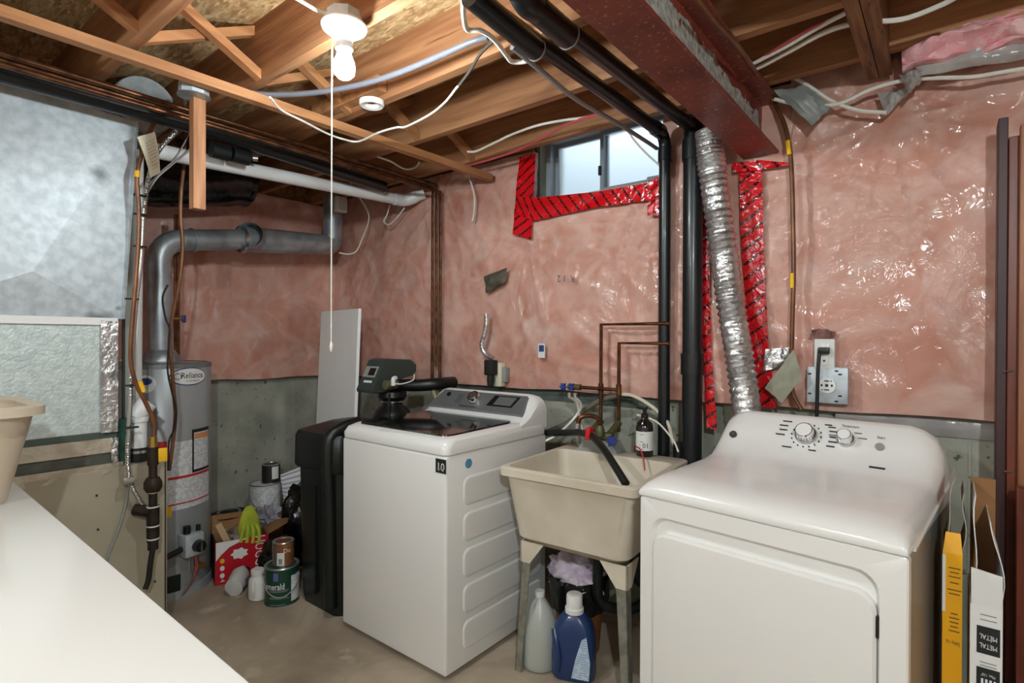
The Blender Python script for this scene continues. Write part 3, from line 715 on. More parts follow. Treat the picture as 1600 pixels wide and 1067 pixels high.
# armoured cable
pts = [PX(x, y, -2.70) for x, y in ((291, 150), (289, 178), (275, 205), (252, 230), (240, 252), (231, 285), (225, 330), (221, 400), (212, 480), (206, 560), (204, 620), (200, 690), (200, 735), (207, 762), (220, 785), (234, 800))]
mb = MB().tube(pts, .009, 10, smooth=30, rf=lambda t: .0092+.0012*math.sin(t*2*math.pi*190))
t = solo('armoured_cable', mb, STEEL, 'ribbed metal armoured cable running down beside the furnace gas tube', 'cable')
q = PX(201, 750, -2.69)
part('cable_clamp', MB().rbox((q.x-.02, q.y-.02, q.z-.014), (q.x+.012, q.y+.02, q.z+.014), .004), STEEL, t)
for y_ in (305, 335, 385, 467, 602, 668):
    q = PX(219 if y_ < 400 else 206, y_, -2.675)
    part('zip_tie', MB().box((q.x-.012, q.y-.022, q.z-.003), (q.x+.008, q.y+.024, q.z+.003)), BLKM, t)
wire('thermostat_wire', [PX(x, y, -2.72) for x, y in ((345, 150), (322, 195), (300, 230), (268, 258), (240, 285), (222, 330), (215, 420), (205, 540), (203, 610))], .004, WIREG, 'thin grey control wire fanning out behind the hanging stick')
wire('thermostat_wire', [PX(x, y, -2.74) for x, y in ((303, 194), (290, 220), (272, 250), (250, 270), (228, 300), (218, 360))], .003, WIREG, 'short thin grey wire bent over the white vent pipe')
wire('drain_tubing', [PX(x, y, XF+.01) for x, y in ((201, 757), (196, 790), (186, 825), (170, 865), (158, 905))], .005, GPLAS, 'clear grey tubing hanging down the furnace cabinet', 'tubing')
wire('heater_supply', [PX(x, y, -2.9) for x, y in ((290, 168), (289, 220), (287, 262), (283, 300), (282, 340), (285, 385), (280, 440), (270, 490), (265, 530), (268, 570), (272, 620), (274, 650), (270, 690), (264, 735))], .009, GASL, 'brown gas tube with yellow tag hanging in front of the water heater', 'gas line')
wire('heater_wire', [PX(x, y, -2.892) for x, y in ((262, 445), (254, 465), (258, 495), (265, 515), (263, 545), (262, 580), (268, 610), (275, 640), (272, 670), (264, 690), (262, 735))], .0045, BLKM, 'black wire looping down in front of the grey water heater')
# paper tag on the gas tube
a = [PX(x, y, -2.635) for x, y in ((214, 214), (242, 206), (250, 270), (235, 278))]
tg = thing('paper_tag', 'cream handwritten paper tag tied to the gas tube', 'tag', a[3])
mb = MB().grid(lambda u, v: (a[0].lerp(a[1], u)).lerp(a[3].lerp(a[2], u), v)+Vector((.012*math.sin(v*3), 0, 0)), 4, 8, (-.001, 0, 0)); part('tag_card', mb, PAPER, tg)
for k in range(9):
    v = .2+.08*k
    p0 = (a[0].lerp(a[1], .28)).lerp(a[3].lerp(a[2], .28), v); p1 = (a[0].lerp(a[1], .8)).lerp(a[3].lerp(a[2], .8), v-.02)
    pts = [p0.lerp(p1, i/6)+Vector((.014, 0, .003*(-1)**i)) for i in range(7)]
    part('handwriting', MB().tube(pts, .0007, 4, 2), INKG, tg)

# ================================================================= WATER HEATER
HC = (-3.37, 1.16); HR = .24
hz1 = 1.36-(566-531)/FPX*3.35
wh = thing('water_heater', 'tall grey gas water heater with warning labels', 'water heater', (HC[0], HC[1], 0))
part('tank', MB().lathe([(HR-.01, .03), (HR, .05), (HR, hz1-.02), (HR-.015, hz1), (.05, hz1+.012)], (*HC, 0), 56), GREYT, wh)
part('base_pan', MB().lathe([(HR+.008, 0.0), (HR+.010, .012), (HR+.004, .05)], (*HC, 0), 56), GREYT, wh)
part('top_ring', MB().lathe([(HR+.003, hz1-.022), (HR+.003, hz1-.002), (HR-.02, hz1+.004)], (*HC, 0), 56, False, False), mat('ring_grey', (126, 130, 130), None, rough=0.4, metal=0.3), wh)
def hang(px_, rr=HR):
    """angle on the tank where the ray through px_ meets it"""
    d = ray(px_, 600); ox, oy = -HC[0], -HC[1]; dx, dy = d.x, d.y
    A = dx*dx+dy*dy; B = 2*(ox*dx+oy*dy); Cc = ox*ox+oy*oy-rr*rr; D = B*B-4*A*Cc
    s = (-B-math.sqrt(max(D, 0)))/(2*A); return math.atan2(oy+dy*s, ox+dx*s)
def hzz(px_, py_):
    d = ray(px_, py_); th = hang(px_); X = HC[0]+HR*math.cos(th); return (C0+d*(X/d.x)).z
lab = part('warning_label', cylpatch(HC, HR+.002, hang(252), hang(300), hzz(280, 782), hzz(280, 690)), PRINTW, wh)
lab2 = part('warning_label', cylpatch(HC, HR+.002, hang(302), hang(324), hzz(312, 732), hzz(312, 672)), PRINTW, wh)
for (za_, zb2) in ((hzz(312, 735), hzz(312, 731)), (hzz(312, 674), hzz(312, 669))):
    part('label_border', cylpatch(HC, HR+.003, hang(301), hang(325), za_, zb2), INK, lab2)
part('label_border', cylpatch(HC, HR+.003, hang(300), hang(302.5), hzz(312, 735), hzz(312, 669)), INK, lab2)
part('orange_header', cylpatch(HC, HR+.003, hang(303), hang(324), hzz(312, 684), hzz(312, 676)), mat('label_orange', (222, 150, 92), None, rough=0.5), lab2)
lab3 = part('warning_label', cylpatch(HC, HR+.0025, hang(256), hang(325), hzz(285, 795), hzz(285, 742)), PRINTW, wh)
part('red_rule', cylpatch(HC, HR+.0035, hang(262), hang(325), hzz(285, 747), hzz(285, 743)), INKR, lab3)
part('red_rule', cylpatch(HC, HR+.0035, hang(262), hang(325), hzz(285, 787), hzz(285, 785)), INKR, lab3)
part('red_panel', cylpatch(HC, HR+.003, hang(246), hang(261), hzz(255, 700), hzz(255, 690)), INKR, lab)
# oval badge
aB = hang(297); zB = hzz(297, 588)
def oval(rx, rz, rr, n=40): 
    mb = MB(); pts = [Vector((HC[0]+rr*math.cos(aB+rx*math.cos(t)/rr), HC[1]+rr*math.sin(aB+rx*math.cos(t)/rr), zB+rz*math.sin(t))) for t in [2*math.pi*i/n for i in range(n)]]
    c_ = Vector((HC[0]+rr*math.cos(aB), HC[1]+rr*math.sin(aB), zB))
    rings = [[c_.lerp(p, k) for p in pts] for k in (.02, .5, 1.0)]
    for rg, k in zip(rings, (.02, .5, 1.0)):
        for i, t in enumerate([2*math.pi*j/n for j in range(n)]):
            x_ = rx*k*math.cos(t); rg[i] = Vector((HC[0]+rr*math.cos(aB+x_/rr), HC[1]+rr*math.sin(aB+x_/rr), zB+rz*k*math.sin(t)))
    return mb.loft(rings, True, False)
bd = part('badge', oval(.104, .047, HR+.002), INKB, wh)
part('badge_face', oval(.099, .042, HR+.003), PAPERW, bd)
part('badge_text', text_mb('Reliance', .045, cyl_fn(HC, HR+.0042, aB+.06, zB+.005), width=.125), INK, bd)
part('badge_text', text_mb('WATER HEATERS', .012, cyl_fn(HC, HR+.0042, aB+.06, zB-.024), width=.08), INKG, bd)
rb = [Vector(cyl_fn(HC, HR+.004, aB, zB)(-.064+.016*math.cos(t), .003+.016*math.sin(t))) for t in [2*math.pi*i/14 for i in range(15)]]
part('badge_emblem', MB().tube(rb, .0016, 5, 1), INKB, bd)
aB2 = hang(228)
sk = part('blue_sticker', MB().loft([[Vector(cyl_fn(HC, HR+.002, aB2, hzz(228, 600))(k*.045*math.cos(t), k*.045*math.sin(t))) for t in [2*math.pi*i/24 for i in range(24)]] for k in (.02, 1.0)], True, False), PAPERW, wh)
part('sticker_mark', MB().loft([[Vector(cyl_fn(HC, HR+.0035, aB2, hzz(228, 596))(k*.028*math.cos(t), k*.018*math.sin(t))) for t in [2*math.pi*i/24 for i in range(24)]] for k in (.02, 1.0)], True, False), INKB, sk)
# gas control valve
av = hang(292); cv = Vector((HC[0]+(HR+.035)*math.cos(av), HC[1]+(HR+.035)*math.sin(av), hzz(292, 848)))
nv_ = Vector((math.cos(av), math.sin(av), 0)); tv = Vector((-math.sin(av), math.cos(av), 0))
MV = Matrix((( tv.x, nv_.x, 0, cv.x), (tv.y, nv_.y, 0, cv.y), (0, 0, 1, cv.z), (0, 0, 0, 1)))
gv = part('gas_control', MB().rbox((-.05, -.035, -.055), (.05, .04, .06), .008).xf(MV), GALV, wh)
part('dial', MB().cyl(MV @ Vector((.015, .04, -.005)), MV @ Vector((.015, .07, -.005)), .032, .028, n=24), BLK, gv)
part('dial_pointer', MB().box((.011, .07, -.03), (.019, .073, .02)).xf(MV), STEEL, gv)
part('igniter_knob', MB().cyl(MV @ Vector((-.02, .0, .06)), MV @ Vector((-.02, .0, .10)), .018, n=14), BLK, gv)
part('igniter_knob', MB().cyl(MV @ Vector((.04, .0, .06)), MV @ Vector((.04, .0, .09)), .011, n=14), BLK, gv)
part('gas_inlet', MB().cyl(MV @ Vector((-.05, .005, -.01)), MV @ Vector((-.13, .01, -.025)), .015, n=14), IRON, gv)
for k, (m_, dx) in enumerate(((WIREG, -.02), (STEEL, 0), (WIRER, .02), (WIRER, .012))):
    part('burner_tube', MB().tube([MV @ Vector((dx, .02, -.05)), MV @ Vector((dx, .025, -.12)), MV @ Vector((dx*.3, .01, -.18)), MV @ Vector((-.03+dx*.4, -.02, -.26))], .003, 6), m_, gv)
af = hang(272); part('burner_hatch', cylpatch(HC, HR+.006, af-.3, af+.12, .045, .13), BLK, wh)
aw = hang(306); pd = Vector((HC[0]+HR*math.cos(aw), HC[1]+HR*math.sin(aw), hzz(306, 881)))
part('drain_valve', MB().cyl(pd, pd+Vector((math.cos(aw), math.sin(aw), 0))*.055, .016, n=14), YBRASS, wh)
q = PX(259, 805, HC[0]+HR); part('orange_sticker', cylpatch(HC, HR+.003, hang(258), hang(268), hzz(263, 808), hzz(263, 790)), YEL, wh)
tp = Vector((HC[0], HC[1], hz1))
part('draft_hood', MB().lathe([(.10, .005), (.10, .02), (.07, .06), (.062, .07)], tp, 28), FLUE, wh)
for k in range(3): part('hood_leg', MB().cyl(tp+Vector((.09*math.cos(k*2.1-.4), .09*math.sin(k*2.1-.4), 0)), tp+Vector((.09*math.cos(k*2.1-.4), .09*math.sin(k*2.1-.4), .03)), .006, n=8), STEEL, wh)
# flue pipe
fx = HC[0]; fr = .06
fl = thing('flue_pipe', 'galvanised flue pipe rising from the water heater and elbowing to the corner', 'flue', tp)
A = tp+Vector((0, 0, .06)); B = Vector((fx, PX(247, 378, fx).y, PX(247, 376, fx).z)); Cc = PX(384, 374, fx); D = PX(508, 382, fx); E_ = PX(519, 325, fx)
part('riser', MB().elbowed([A, B, Cc], fr, 28, bend=.13, seg=6), FLUE, fl)
part('increaser', MB().cyl(Cc-(D-Cc).normalized()*.02, D, fr*1.32, fr*1.12, n=28), FLUE, fl)
part('increaser_lip', MB().cyl(Cc-(D-Cc).normalized()*.035, Cc-(D-Cc).normalized()*.018, fr*1.36, fr*1.36, n=28, cap=False), STEEL, fl)
md = Vector((.72, -.68, .1)).normalized(); mo = Cc+(D-Cc).normalized()*.06
part('tee_mouth', MB().cyl(mo, mo+md*.115, fr*1.22, fr*1.28, n=28, cap=False), FLUE, fl)
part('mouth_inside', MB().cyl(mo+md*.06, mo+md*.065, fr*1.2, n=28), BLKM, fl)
D2 = Vector((fx, PX(520, 382, fx).y, D.z)); up_ = Vector((fx, D2.y, 2.35))
part('upper_elbow', MB().elbowed([D-(D-Cc).normalized()*.05, D2, up_], fr*1.1, 28, bend=.12, seg=6), FLUE, fl)
for v0, v1 in ((A.lerp(B, .25), A.lerp(B, .262)), (A.lerp(B, .72), A.lerp(B, .735)), (B.lerp(Cc, .35), B.lerp(Cc, .37)), (D2.lerp(up_, .45), D2.lerp(up_, .47))):
    part('joint_band', MB().cyl(v0, v1, fr*1.05 if v0.z < up_.z-.5 and v0.y < D.y-.1 else fr*1.14, n=28), FLUE, fl)
# water pipes into the heater
for k, px_ in enumerate((274, 279)):
    xx = PX(px_, 450, -3.42); wire('heater_pipe', [(xx.x, xx.y, hz1), (xx.x, xx.y, PX(px_, 335, -3.42).z)], .008, COPPER, ('thin copper pipe standing behind the horizontal flue', 'second thin copper pipe with blue valve behind the horizontal flue')[k], 'pipe', 1)
q = PX(284, 498, -3.3); vt = thing('stop_valve', 'small brass stop valve with blue handle above the water heater', 'valve', q)
part('valve_body', MB().cyl(q+Vector((0, -.05, 0)), q, .009, n=12), YBRASS, vt); part('handle', MB().rbox(q+Vector((-.005, 0, -.02)), q+Vector((.008, .02, .02)), .003), BLUEH, vt)
# little boxes on the ceiling by the flue
q = PX(532, 320, -3.25); t = thing('wall_thermostat', 'small cream louvred box under the joists beside the flue', 'box', (q.x, q.y, q.z-.04))
part('case', MB().rbox((q.x-.02, q.y-.04, q.z-.05), (q.x+.02, q.y+.04, q.z+.05), .004), PAPERW, t)
for k in range(6): part('louvre', MB().box((q.x+.0195, q.y-.03, q.z-.035+k*.013), (q.x+.022, q.y+.03, q.z-.03+k*.013)), GPLAS, t)
wire('loose_wire', [PX(x, y, -3.1) for x, y in ((545, 262), (550, 290), (572, 325), (576, 345), (565, 375), (557, 392), (545, 397), (530, 395))], .0045, WIREW, 'white wire looping down beside the flue in the corner')
wire('loose_wire', [PY(x, y, 2.35) for x, y in ((609, 320), (605, 335), (600, 346), (608, 351), (620, 340), (632, 325))], .0045, WIREW, 'short white wire loop below the elbow of the white vent pipe')

# ================================================================= CEILING CABLES
zc_ = ZJ-.006
wire('ceiling_cable', [PZ(x, y, zc_) for x, y in ((455, -8), (475, 4), (500, 18), (522, 24))], .006, WIREW, 'white cable feeding the box of the pull-chain lamp')
wire('water_tube', [PZ(x, y, zc_-.01) for x, y in ((395, 146), (430, 148), (490, 145), (560, 133), (620, 115), (690, 86), (735, 66), (762, 58))], .011, mat('grey_tube', (112, 112, 120), None, rough=0.3), 'grey plastic tube bowed across the joists', 'tube', n=10)
wire('ceiling_cable', [PZ(x, y, ZJ-.085) for x, y in ((422, 152), (440, 172), (475, 190), (510, 208), (535, 217), (560, 221), (592, 207), (620, 199), (634, 198), (670, 180), (695, 160), (715, 135))], .0045, WIREW, 'thin white cable sagging past the alarm ring')
wire('ceiling_cable', [PZ(x, y, z_) for x, y, z_ in ((715, 137, ZJ-.085), (735, 110, ZJ-.05), (750, 85, ZJ-.03), (772, 62, ZJ-.02))] or [PZ(x, y, ZJ-.03) for x, y in ((715, 137), (735, 110), (750, 85), (772, 62))], .0055, mat('dark_cable', (70, 66, 62), None, rough=0.6), 'dark cable joined to the thin white cable by the grey tube')
wire('ceiling_cable', [PZ(x, y, ZJ-.06) for x, y in ((725, -10), (724, 20), (730, 46), (752, 48), (772, 62), (790, 85), (800, 96), (820, 96), (836, 88))], .008, WIREW, 'thick white cable looping around the slim black pipe')
wire('ceiling_cable', [PZ(x, y, ZJ-.02) for x, y in ((730, 237), (745, 236), (775, 222), (800, 210), (840, 196), (880, 188), (912, 184), (938, 178))], .006, WIREW, 'white cable stapled to the last joist before the window')
wire('ceiling_cable', [PZ(x, y, ZJ-.025) for x, y in ((720, 262), (770, 248), (810, 234), (850, 214), (890, 192), (940, 177))], .006, WIRER, 'pinkish red cable along the last joist before the window')
wire('ceiling_cable', [PX(x, y, ax.x-.05) for x, y in ((800, 74), (850, 115), (900, 155), (960, 190), (1005, 218), (1026, 232))], .009, WIREG, 'grey cable following the slim black pipe to the window')
wire('ceiling_cable', [PY(x, y, 2.40) for x, y in ((975, 195), (990, 218), (1010, 240), (1030, 258))], .005, WIREW, 'thin white cable crossing the window glass')
wire('ceiling_cable', [PZ(x, y, ZJ-.01) for x, y in ((590, 245), (610, 252), (632, 264), (648, 262), (655, 254))], .005, WIREW, 'short white cable loop behind the long batten')
wire('ceiling_cable', [PY(x, y, 2.38) for x, y in ((700, 240), (722, 256), (734, 280), (741, 305), (741, 330), (738, 345))], .005, WIREW, 'white cable end dangling in front of the insulation left of the window')
# right of the beam
wire('ceiling_cable', [PZ(x, y, ZJ-.008) for x, y in ((1140, 112), (1178, 108), (1230, 82), (1290, 50), (1340, 36), (1410, 30), (1470, 8), (1500, -8))], .008, WIREW, 'white cable pair running across the joists right of the beam')
wire('ceiling_cable', [PZ(x, y, ZJ-.008) for x, y in ((1140, 120), (1180, 98), (1230, 72), (1280, 42), (1338, 12))], .007, WIREW, 'second white cable crossing the joists right of the beam')
wire('ceiling_cable', [PZ(x, y, ZJ-.004) for x, y in ((1160, 112), (1200, 85), (1260, 48), (1310, 25), (1340, 4))], .005, WIRER, 'thin red cable beside the white cables right of the beam')
wire('ceiling_cable', [PY(x, y, 2.38) for x, y in ((1195, 106), (1225, 115), (1260, 132), (1300, 158), (1340, 172), (1385, 176))], .007, WIREW, 'white cable drooping below the doubled boards')
wire('ceiling_cable', [PY(x, y, 2.37) for x, y in ((1210, 155), (1255, 165), (1310, 162), (1360, 140), (1410, 126), (1460, 122), (1520, 120), (1570, 112), (1620, 104))], .007, WIREW, 'long white cable sagging across the top of the pink wall')
# gas tube on the right wall
t = wire('gas_tube', [PX(x, y, BX1+.012) for x, y in ((1082, -12), (1115, 32), (1160, 82))]+[PY(x, y, 2.38) for x, y in ((1200, 145), (1222, 185), (1233, 225), (1237, 270), (1239, 340), (1240, 430), (1238, 500), (1237, 560), (1238, 610), (1252, 640))], .0085, GASL, 'brown gas tube running along the beam and down the pink wall', 'gas line', n=10)
for (a, b) in (((1231, 220), (1234, 242)), ((1238, 427), (1238, 450))):
    part('yellow_tag', MB().cyl(PY(*a, 2.38), PY(*b, 2.38), .0105, n=12), YEL, t)

# loose plastic and raw insulation at the top of the wall
def sheet(name, quad, Y, m, label, cat, th=.002, bulge=.03, nu=14, nv=10, crump=.02, seed=0):
    q = [PY(x, y, Yk) for (x, y), Yk in zip(quad, Y if isinstance(Y, (list, tuple)) else [Y]*4)]
    def fn(u, v):
        p = q[0].lerp(q[1], u).lerp(q[3].lerp(q[2], u), v)
        return p+Vector((0, -bulge*math.sin(math.pi*u)*math.sin(math.pi*v)-crump*(noise.noise(Vector((u*3+seed, v*3, seed)))+.5*abs(noise.noise(Vector((u*7, v*7, seed))))), crump*.5*noise.noise(Vector((u*4, v*4, seed+9)))))
    return solo(name, MB().grid(fn, nu, nv, (0, th, 0)), m, label, cat)
sheet('plastic_flap', ((1208, 140), (1262, 134), (1300, 168), (1268, 196)), (2.37, 2.38, 2.37, 2.34), GPLAS, 'grey torn plastic flap hanging from the joist right of the beam', 'plastic sheet', seed=1)
sheet('plastic_flap', ((1404, 118), (1442, 110), (1440, 128), (1420, 146)), (2.36, 2.36, 2.34, 2.33), SHEET, 'small curled grey plastic flap beside the doubled boards', 'plastic sheet', seed=2, bulge=.05)
sheet('plastic_flap', ((1370, 145), (1430, 135), (1405, 160), (1385, 181)), 2.40, SHEET, 'milky plastic patch taped under the end of the doubled boards', 'plastic sheet', seed=3)
sheet('insulation_roll', ((1408, 66), (1640, 2), (1640, 50), (1410, 112)), (2.33, 2.30, 2.30, 2.33), PINKR, 'fluffy bright pink raw insulation tucked above the plastic sheet', 'insulation', th=.10, bulge=.05, nu=40, nv=14, crump=.05, seed=5)
sheet('plastic_flap', ((1425, 102), (1640, 40), (1640, 86), (1440, 118)), 2.345, SHEET, 'long folded grey plastic strip below the bright pink insulation', 'plastic sheet', nu=40, seed=6, crump=.012)
sheet('foil_patch', ((1196, 545), (1238, 542), (1225, 572), (1192, 580)), 2.405, FOIL, 'silver foil tape patch beside the red tape behind the dryer', 'tape', seed=7, crump=.008, bulge=.003)
sheet('cloth_patch', ((1240, 546), (1254, 588), (1222, 630), (1195, 606)), 2.362, GTAPE, 'beige grey folded cloth tape strip above the dryer', 'tape', seed=8, crump=.006, bulge=.004)
q = PY(774, 438, 2.405)
sheet('dark_patch', ((756, 432), (792, 418), (790, 440), (760, 458)), 2.412, mat('dark_smear', (96, 92, 76), (70, 66, 54), 20, 0.8), 'dark greenish torn patch on the insulation left of the window', 'patch', seed=9, crump=.01)
# R 12 stencil on the poly, upside down
tt = PY(882, 435, 2.408); mat('stencil_ink', (92, 72, 70), None, rough=0.8)
for ch_, o_ in (('R', -.05), ('1', 0), ('2', .035)): part('stencil_print', text_mb(ch_, .05, plane_fn(tt+Vector((-o_, 0, .06*o_)), (-1, 0, .06), (0, 0, -1))), MATS['stencil_ink'], sb)

# ================================================================= PIPES, FAUCET, VALVES AT THE SINK
yk = 2.37
c1, c2 = PY(939, 600, yk).x, PY(967, 600, yk).x
zS = .86
wire('sink_riser', MB().elbowed([(PY(1030, 505, yk).x, yk, PY(1030, 505, yk).z), (c1, yk, PY(939, 507, yk).z), (c1, yk, zS+.03)], .009, 4).v[:0] or [(PY(1045, 505, yk).x, yk, PY(939, 507, yk).z), (c1, yk, PY(939, 507, yk).z), (c1, yk, zS+.06)], .009, COPPER, 'taller copper pipe bending down to the sink faucet', 'pipe', 1, 12)
wire('sink_riser', [(PY(1045, 536, yk).x, yk, PY(967, 536, yk).z), (c2, yk, PY(967, 536, yk).z), (c2, yk, zS+.06)], .009, COPPER, 'shorter copper pipe bending down to the sink faucet', 'pipe', 1, 12)
zv = PY(940, 607, yk).z; xv = PY(893, 607, yk).x
t = thing('washer_valve', 'twin brass hose valves with blue handles on the copper pipes', 'valve', (xv, yk, zv-.03))
part('valve_pipe', MB().cyl((xv, yk-.01, zv), (c2, yk-.01, zv), .009, n=12), COPPER, t)
for k, x_ in enumerate((c1, c2)): part('tee', MB().cyl((x_, yk, zv-.025), (x_, yk, zv+.025), .013, n=14), COPPER, t)
part('valve_body', MB().cyl((xv-.01, yk-.01, zv), (xv+.06, yk-.01, zv), .015, n=12), BRASS, t)
for k, dx in enumerate((-.022, .014)):
    h_ = part('blue_handle', MB().prism([((.011 if i % 2 else .021)*math.cos(math.pi*i/6), (.011 if i % 2 else .021)*math.sin(math.pi*i/6), 0) for i in range(12)], (0, 0, .016)).xf(Matrix.Translation((xv+dx, yk-.035+.02*k, zv)) @ Matrix.Rotation(math.pi/2, 4, 'X')), BLUEH, t)
    part('hose_nut', MB().cyl((xv+.0+k*.035, yk-.02, zv-.055), (xv+.0+k*.035, yk-.02, zv-.03), .012, n=10), STEEL, t)
wire('supply_hose', [(xv+.0, yk-.02, zv-.05), PY(902, 630, 2.33), PY(905, 650, 2.32), PY(912, 680, 2.31)], .007, mat('hose_braid', (196, 194, 186), None, rough=0.35, metal=0.4), 'thin braided hose hanging straight from the hose valves', 'hose')
wire('supply_hose', [(xv+.035, yk-.02, zv-.05), PY(908, 635, 2.34), PY(896, 655, 2.30), PY(872, 678, 2.26), PY(850, 690, 2.22)], .009, MATS['hose_braid'], 'pale braided hose curving from the hose valves to the washer', 'hose')
wire('rubber_hose', [PY(x, y, 2.40) for x, y in ((966, 617), (940, 625), (915, 640), (885, 662), (855, 675), (835, 685))], .014, mat('grey_rubber', (112, 106, 92), None, rough=0.6), 'thick grey rubber hose slanting behind the sink', 'hose', n=10)
wire('white_hose', [PY(x, y, 2.385) for x, y in ((972, 616), (988, 618), (1008, 628), (1028, 643), (1044, 662), (1052, 690), (1062, 704))], .009, TUB, 'white flexible hose arching behind the black pipes', 'hose', n=10)
wire('bottle_cord', [PY(x, y, 2.30) for x, y in ((995, 648), (1010, 652), (1030, 662), (1052, 688), (1060, 706))], .004, WIREW, 'thin white cord looped past the dark soap bottle')

# ---------------------------------------------------------------- laundry sink
zR = .84; sa = PZ(778, 728, zR); sb_ = PZ(990, 768, zR)
sx0, sx1, sy0 = sa.x, sb_.x-.005, sa.y; sy1 = sy0+.59
SROT = Matrix.Translation((sx0, sy0, 0)) @ Matrix.Rotation(.06, 4, 'Z') @ Matrix.Translation((-sx0, -sy0, 0))
sk = thing('laundry_sink', 'beige plastic laundry tub on galvanised legs', 'sink', ((sx0+sx1)/2, (sy0+sy1)/2, 0))
def rrect(x0, x1, y0, y1, r, z, n=5):
    o = []
    for cx, cy, a0 in ((x1-r, y1-r, 0), (x0+r, y1-r, 90), (x0+r, y0+r, 180), (x1-r, y0+r, 270)):
        for k in range(n+1):
            a = math.radians(a0+90*k/n); o.append(Vector((cx+r*math.cos(a), cy+r*math.sin(a), z)))
    return o
zb0 = zR-.315; T = .06; TL_ = .02
rings = [rrect(sx0, sx1, sy0, sy1, .03, zR-.035), rrect(sx0-.002, sx1+.002, sy0-.002, sy1+.002, .03, zR-.005), rrect(sx0+.004, sx1-.004, sy0+.004, sy1-.004, .03, zR),
         rrect(sx0+.022, sx1-.022, sy0+.022, sy1-.12, .04, zR), rrect(sx0+.03, sx1-.03, sy0+.03, sy1-.125, .04, zR-.012), rrect(sx0+T+.01, sx1-T-.01, sy0+T, sy1-.16, .05, zb0+.04), rrect(sx0+T+.04, sx1-T-.04, sy0+T+.03, sy1-.19, .04, zb0+.015)]
mbk = MB().loft(list(reversed(rings)), True, False)
out = [rrect(sx0+T+.03, sx1-T-.03, sy0+T+.02, sy1-.16, .04, zb0), rrect(sx0+T-.005, sx1-T+.005, sy0+T-.015, sy1-.13, .05, zb0+.03), rrect(sx0+.02, sx1-.02, sy0+.018, sy1-.06, .04, zR-.045), rrect(sx0+.012, sx1-.012, sy0+.012, sy1-.012, .03, zR-.035), rrect(sx0, sx1, sy0, sy1, .03, zR-.035)]
mbk.loft(out, True, False)
part('basin', mbk.xf(SROT), TUB, sk)
part('basin_drain', MB().cyl(((sx0+sx1)/2, (sy0+sy1)/2, zb0+.0155), ((sx0+sx1)/2, (sy0+sy1)/2, zb0+.018), .04, n=24), STEEL, sk)
part('drain_tail', MB().elbowed([((sx0+sx1)/2, (sy0+sy1)/2, zb0), ((sx0+sx1)/2, (sy0+sy1)/2, .25), ((sx0+sx1)/2+.12, (sy0+sy1)/2+.1, .22), (bx_.x-.06, 2.36, .35)], .022, 16, bend=.06), BLK, sk)
for ix, x_ in enumerate((sx0+T+.015, sx1-T+.005)):
    for iy, y_ in enumerate((sy0+T-.005, sy1-.15)):
        dx = 1 if ix == 0 else -1; dy = 1 if iy == 0 else -1; zt2 = zb0+.012; zg = zb0-.075
        mb = MB().prism([(x_, y_, zg), (x_+dx*.045, y_, zg), (x_+dx*.11, y_, zt2), (x_, y_, zt2)], (0, dy*.006, 0))
        mb.prism([(x_, y_, zg), (x_, y_+dy*.045, zg), (x_, y_+dy*.11, zt2), (x_, y_, zt2)], (dx*.006, 0, 0))
        g = part('leg_gusset', mb.xf(SROT), TUB, sk)
        bx, by = x_+dx*.012-dx*.03, y_+dy*.01-dy*.02
        A_ = [Vector((x_+dx*.006, y_+dy*.006, zg+.03)), Vector((x_+dx*.048, y_+dy*.006, zg+.03)), Vector((bx+dx*.028, by+dy*.0, 0)), Vector((bx, by, 0))]
        mb = MB().prism(A_, (0, dy*.004, 0))
        mb.prism([A_[0], Vector((x_+dx*.006, y_+dy*.048, zg+.03)), Vector((bx, by+dy*.028, 0)), A_[3]], (dx*.004, 0, 0))
        part('leg', mb.xf(SROT), LEG, sk)
# faucet on the back ledge
fcx = (c1+c2)/2; fy = sy1-.03
fc = thing('faucet', 'old greenish brass sink faucet with curved spout and blue handle', 'faucet', (fcx, fy, zR))
part('mounting_plate', MB().prism([(c1-.05, fy-.045, zR), (c2+.06, fy-.045, zR), (c2+.03, fy-.045, zR+.05), (c1-.02, fy-.045, zR+.05)], (0, .09, 0)), GPLAS, fc)
part('faucet_body', MB().rbox((c1-.03, fy-.025, zR+.05), (c2+.02, fy+.02, zR+.085), .01), BRASS, fc)
part('riser_union', MB().cyl((c1, fy, zR+.08), (c1, yk-.0, zR+.12), .017, n=14), BRASS, fc)
part('riser_union', MB().cyl((c2, fy, zR+.08), (c2, yk-.0, zR+.12), .017, n=14), BRASS, fc)
part('spout_base', MB().lathe([(.022, 0), (.022, .03), (.015, .05)], (fcx+.012, fy-.03, zR+.07), 16), BRASS, fc)
q_ = Vector((fcx+.012, fy-.03, zR+.115))
part('spout', MB().tube([q_, q_+Vector((0, -.005, .03)), q_+Vector((-.02, -.025, .048)), q_+Vector((-.05, -.055, .05)), q_+Vector((-.068, -.07, .038)), q_+Vector((-.072, -.074, .015))], .011, 14), COPPER, fc)
part('spout_tip', MB().cyl(q_+Vector((-.072, -.074, .016)), q_+Vector((-.073, -.075, -.008)), .012, n=14), CHROME, fc)
q = Vector((c2+.035, fy-.045, zR+.06))
star = lambda r0, r1, h: MB().prism([((r0 if i % 2 else r1)*math.cos(math.pi*i/6), (r0 if i % 2 else r1)*math.sin(math.pi*i/6), 0) for i in range(12)], (0, 0, h))
part('blue_handle', star(.016, .028, .02).xf(Matrix.Translation(q) @ Matrix.Rotation(math.pi/2, 4, 'X') @ Matrix.Rotation(.4, 4, 'Y')), BLUEH, fc)
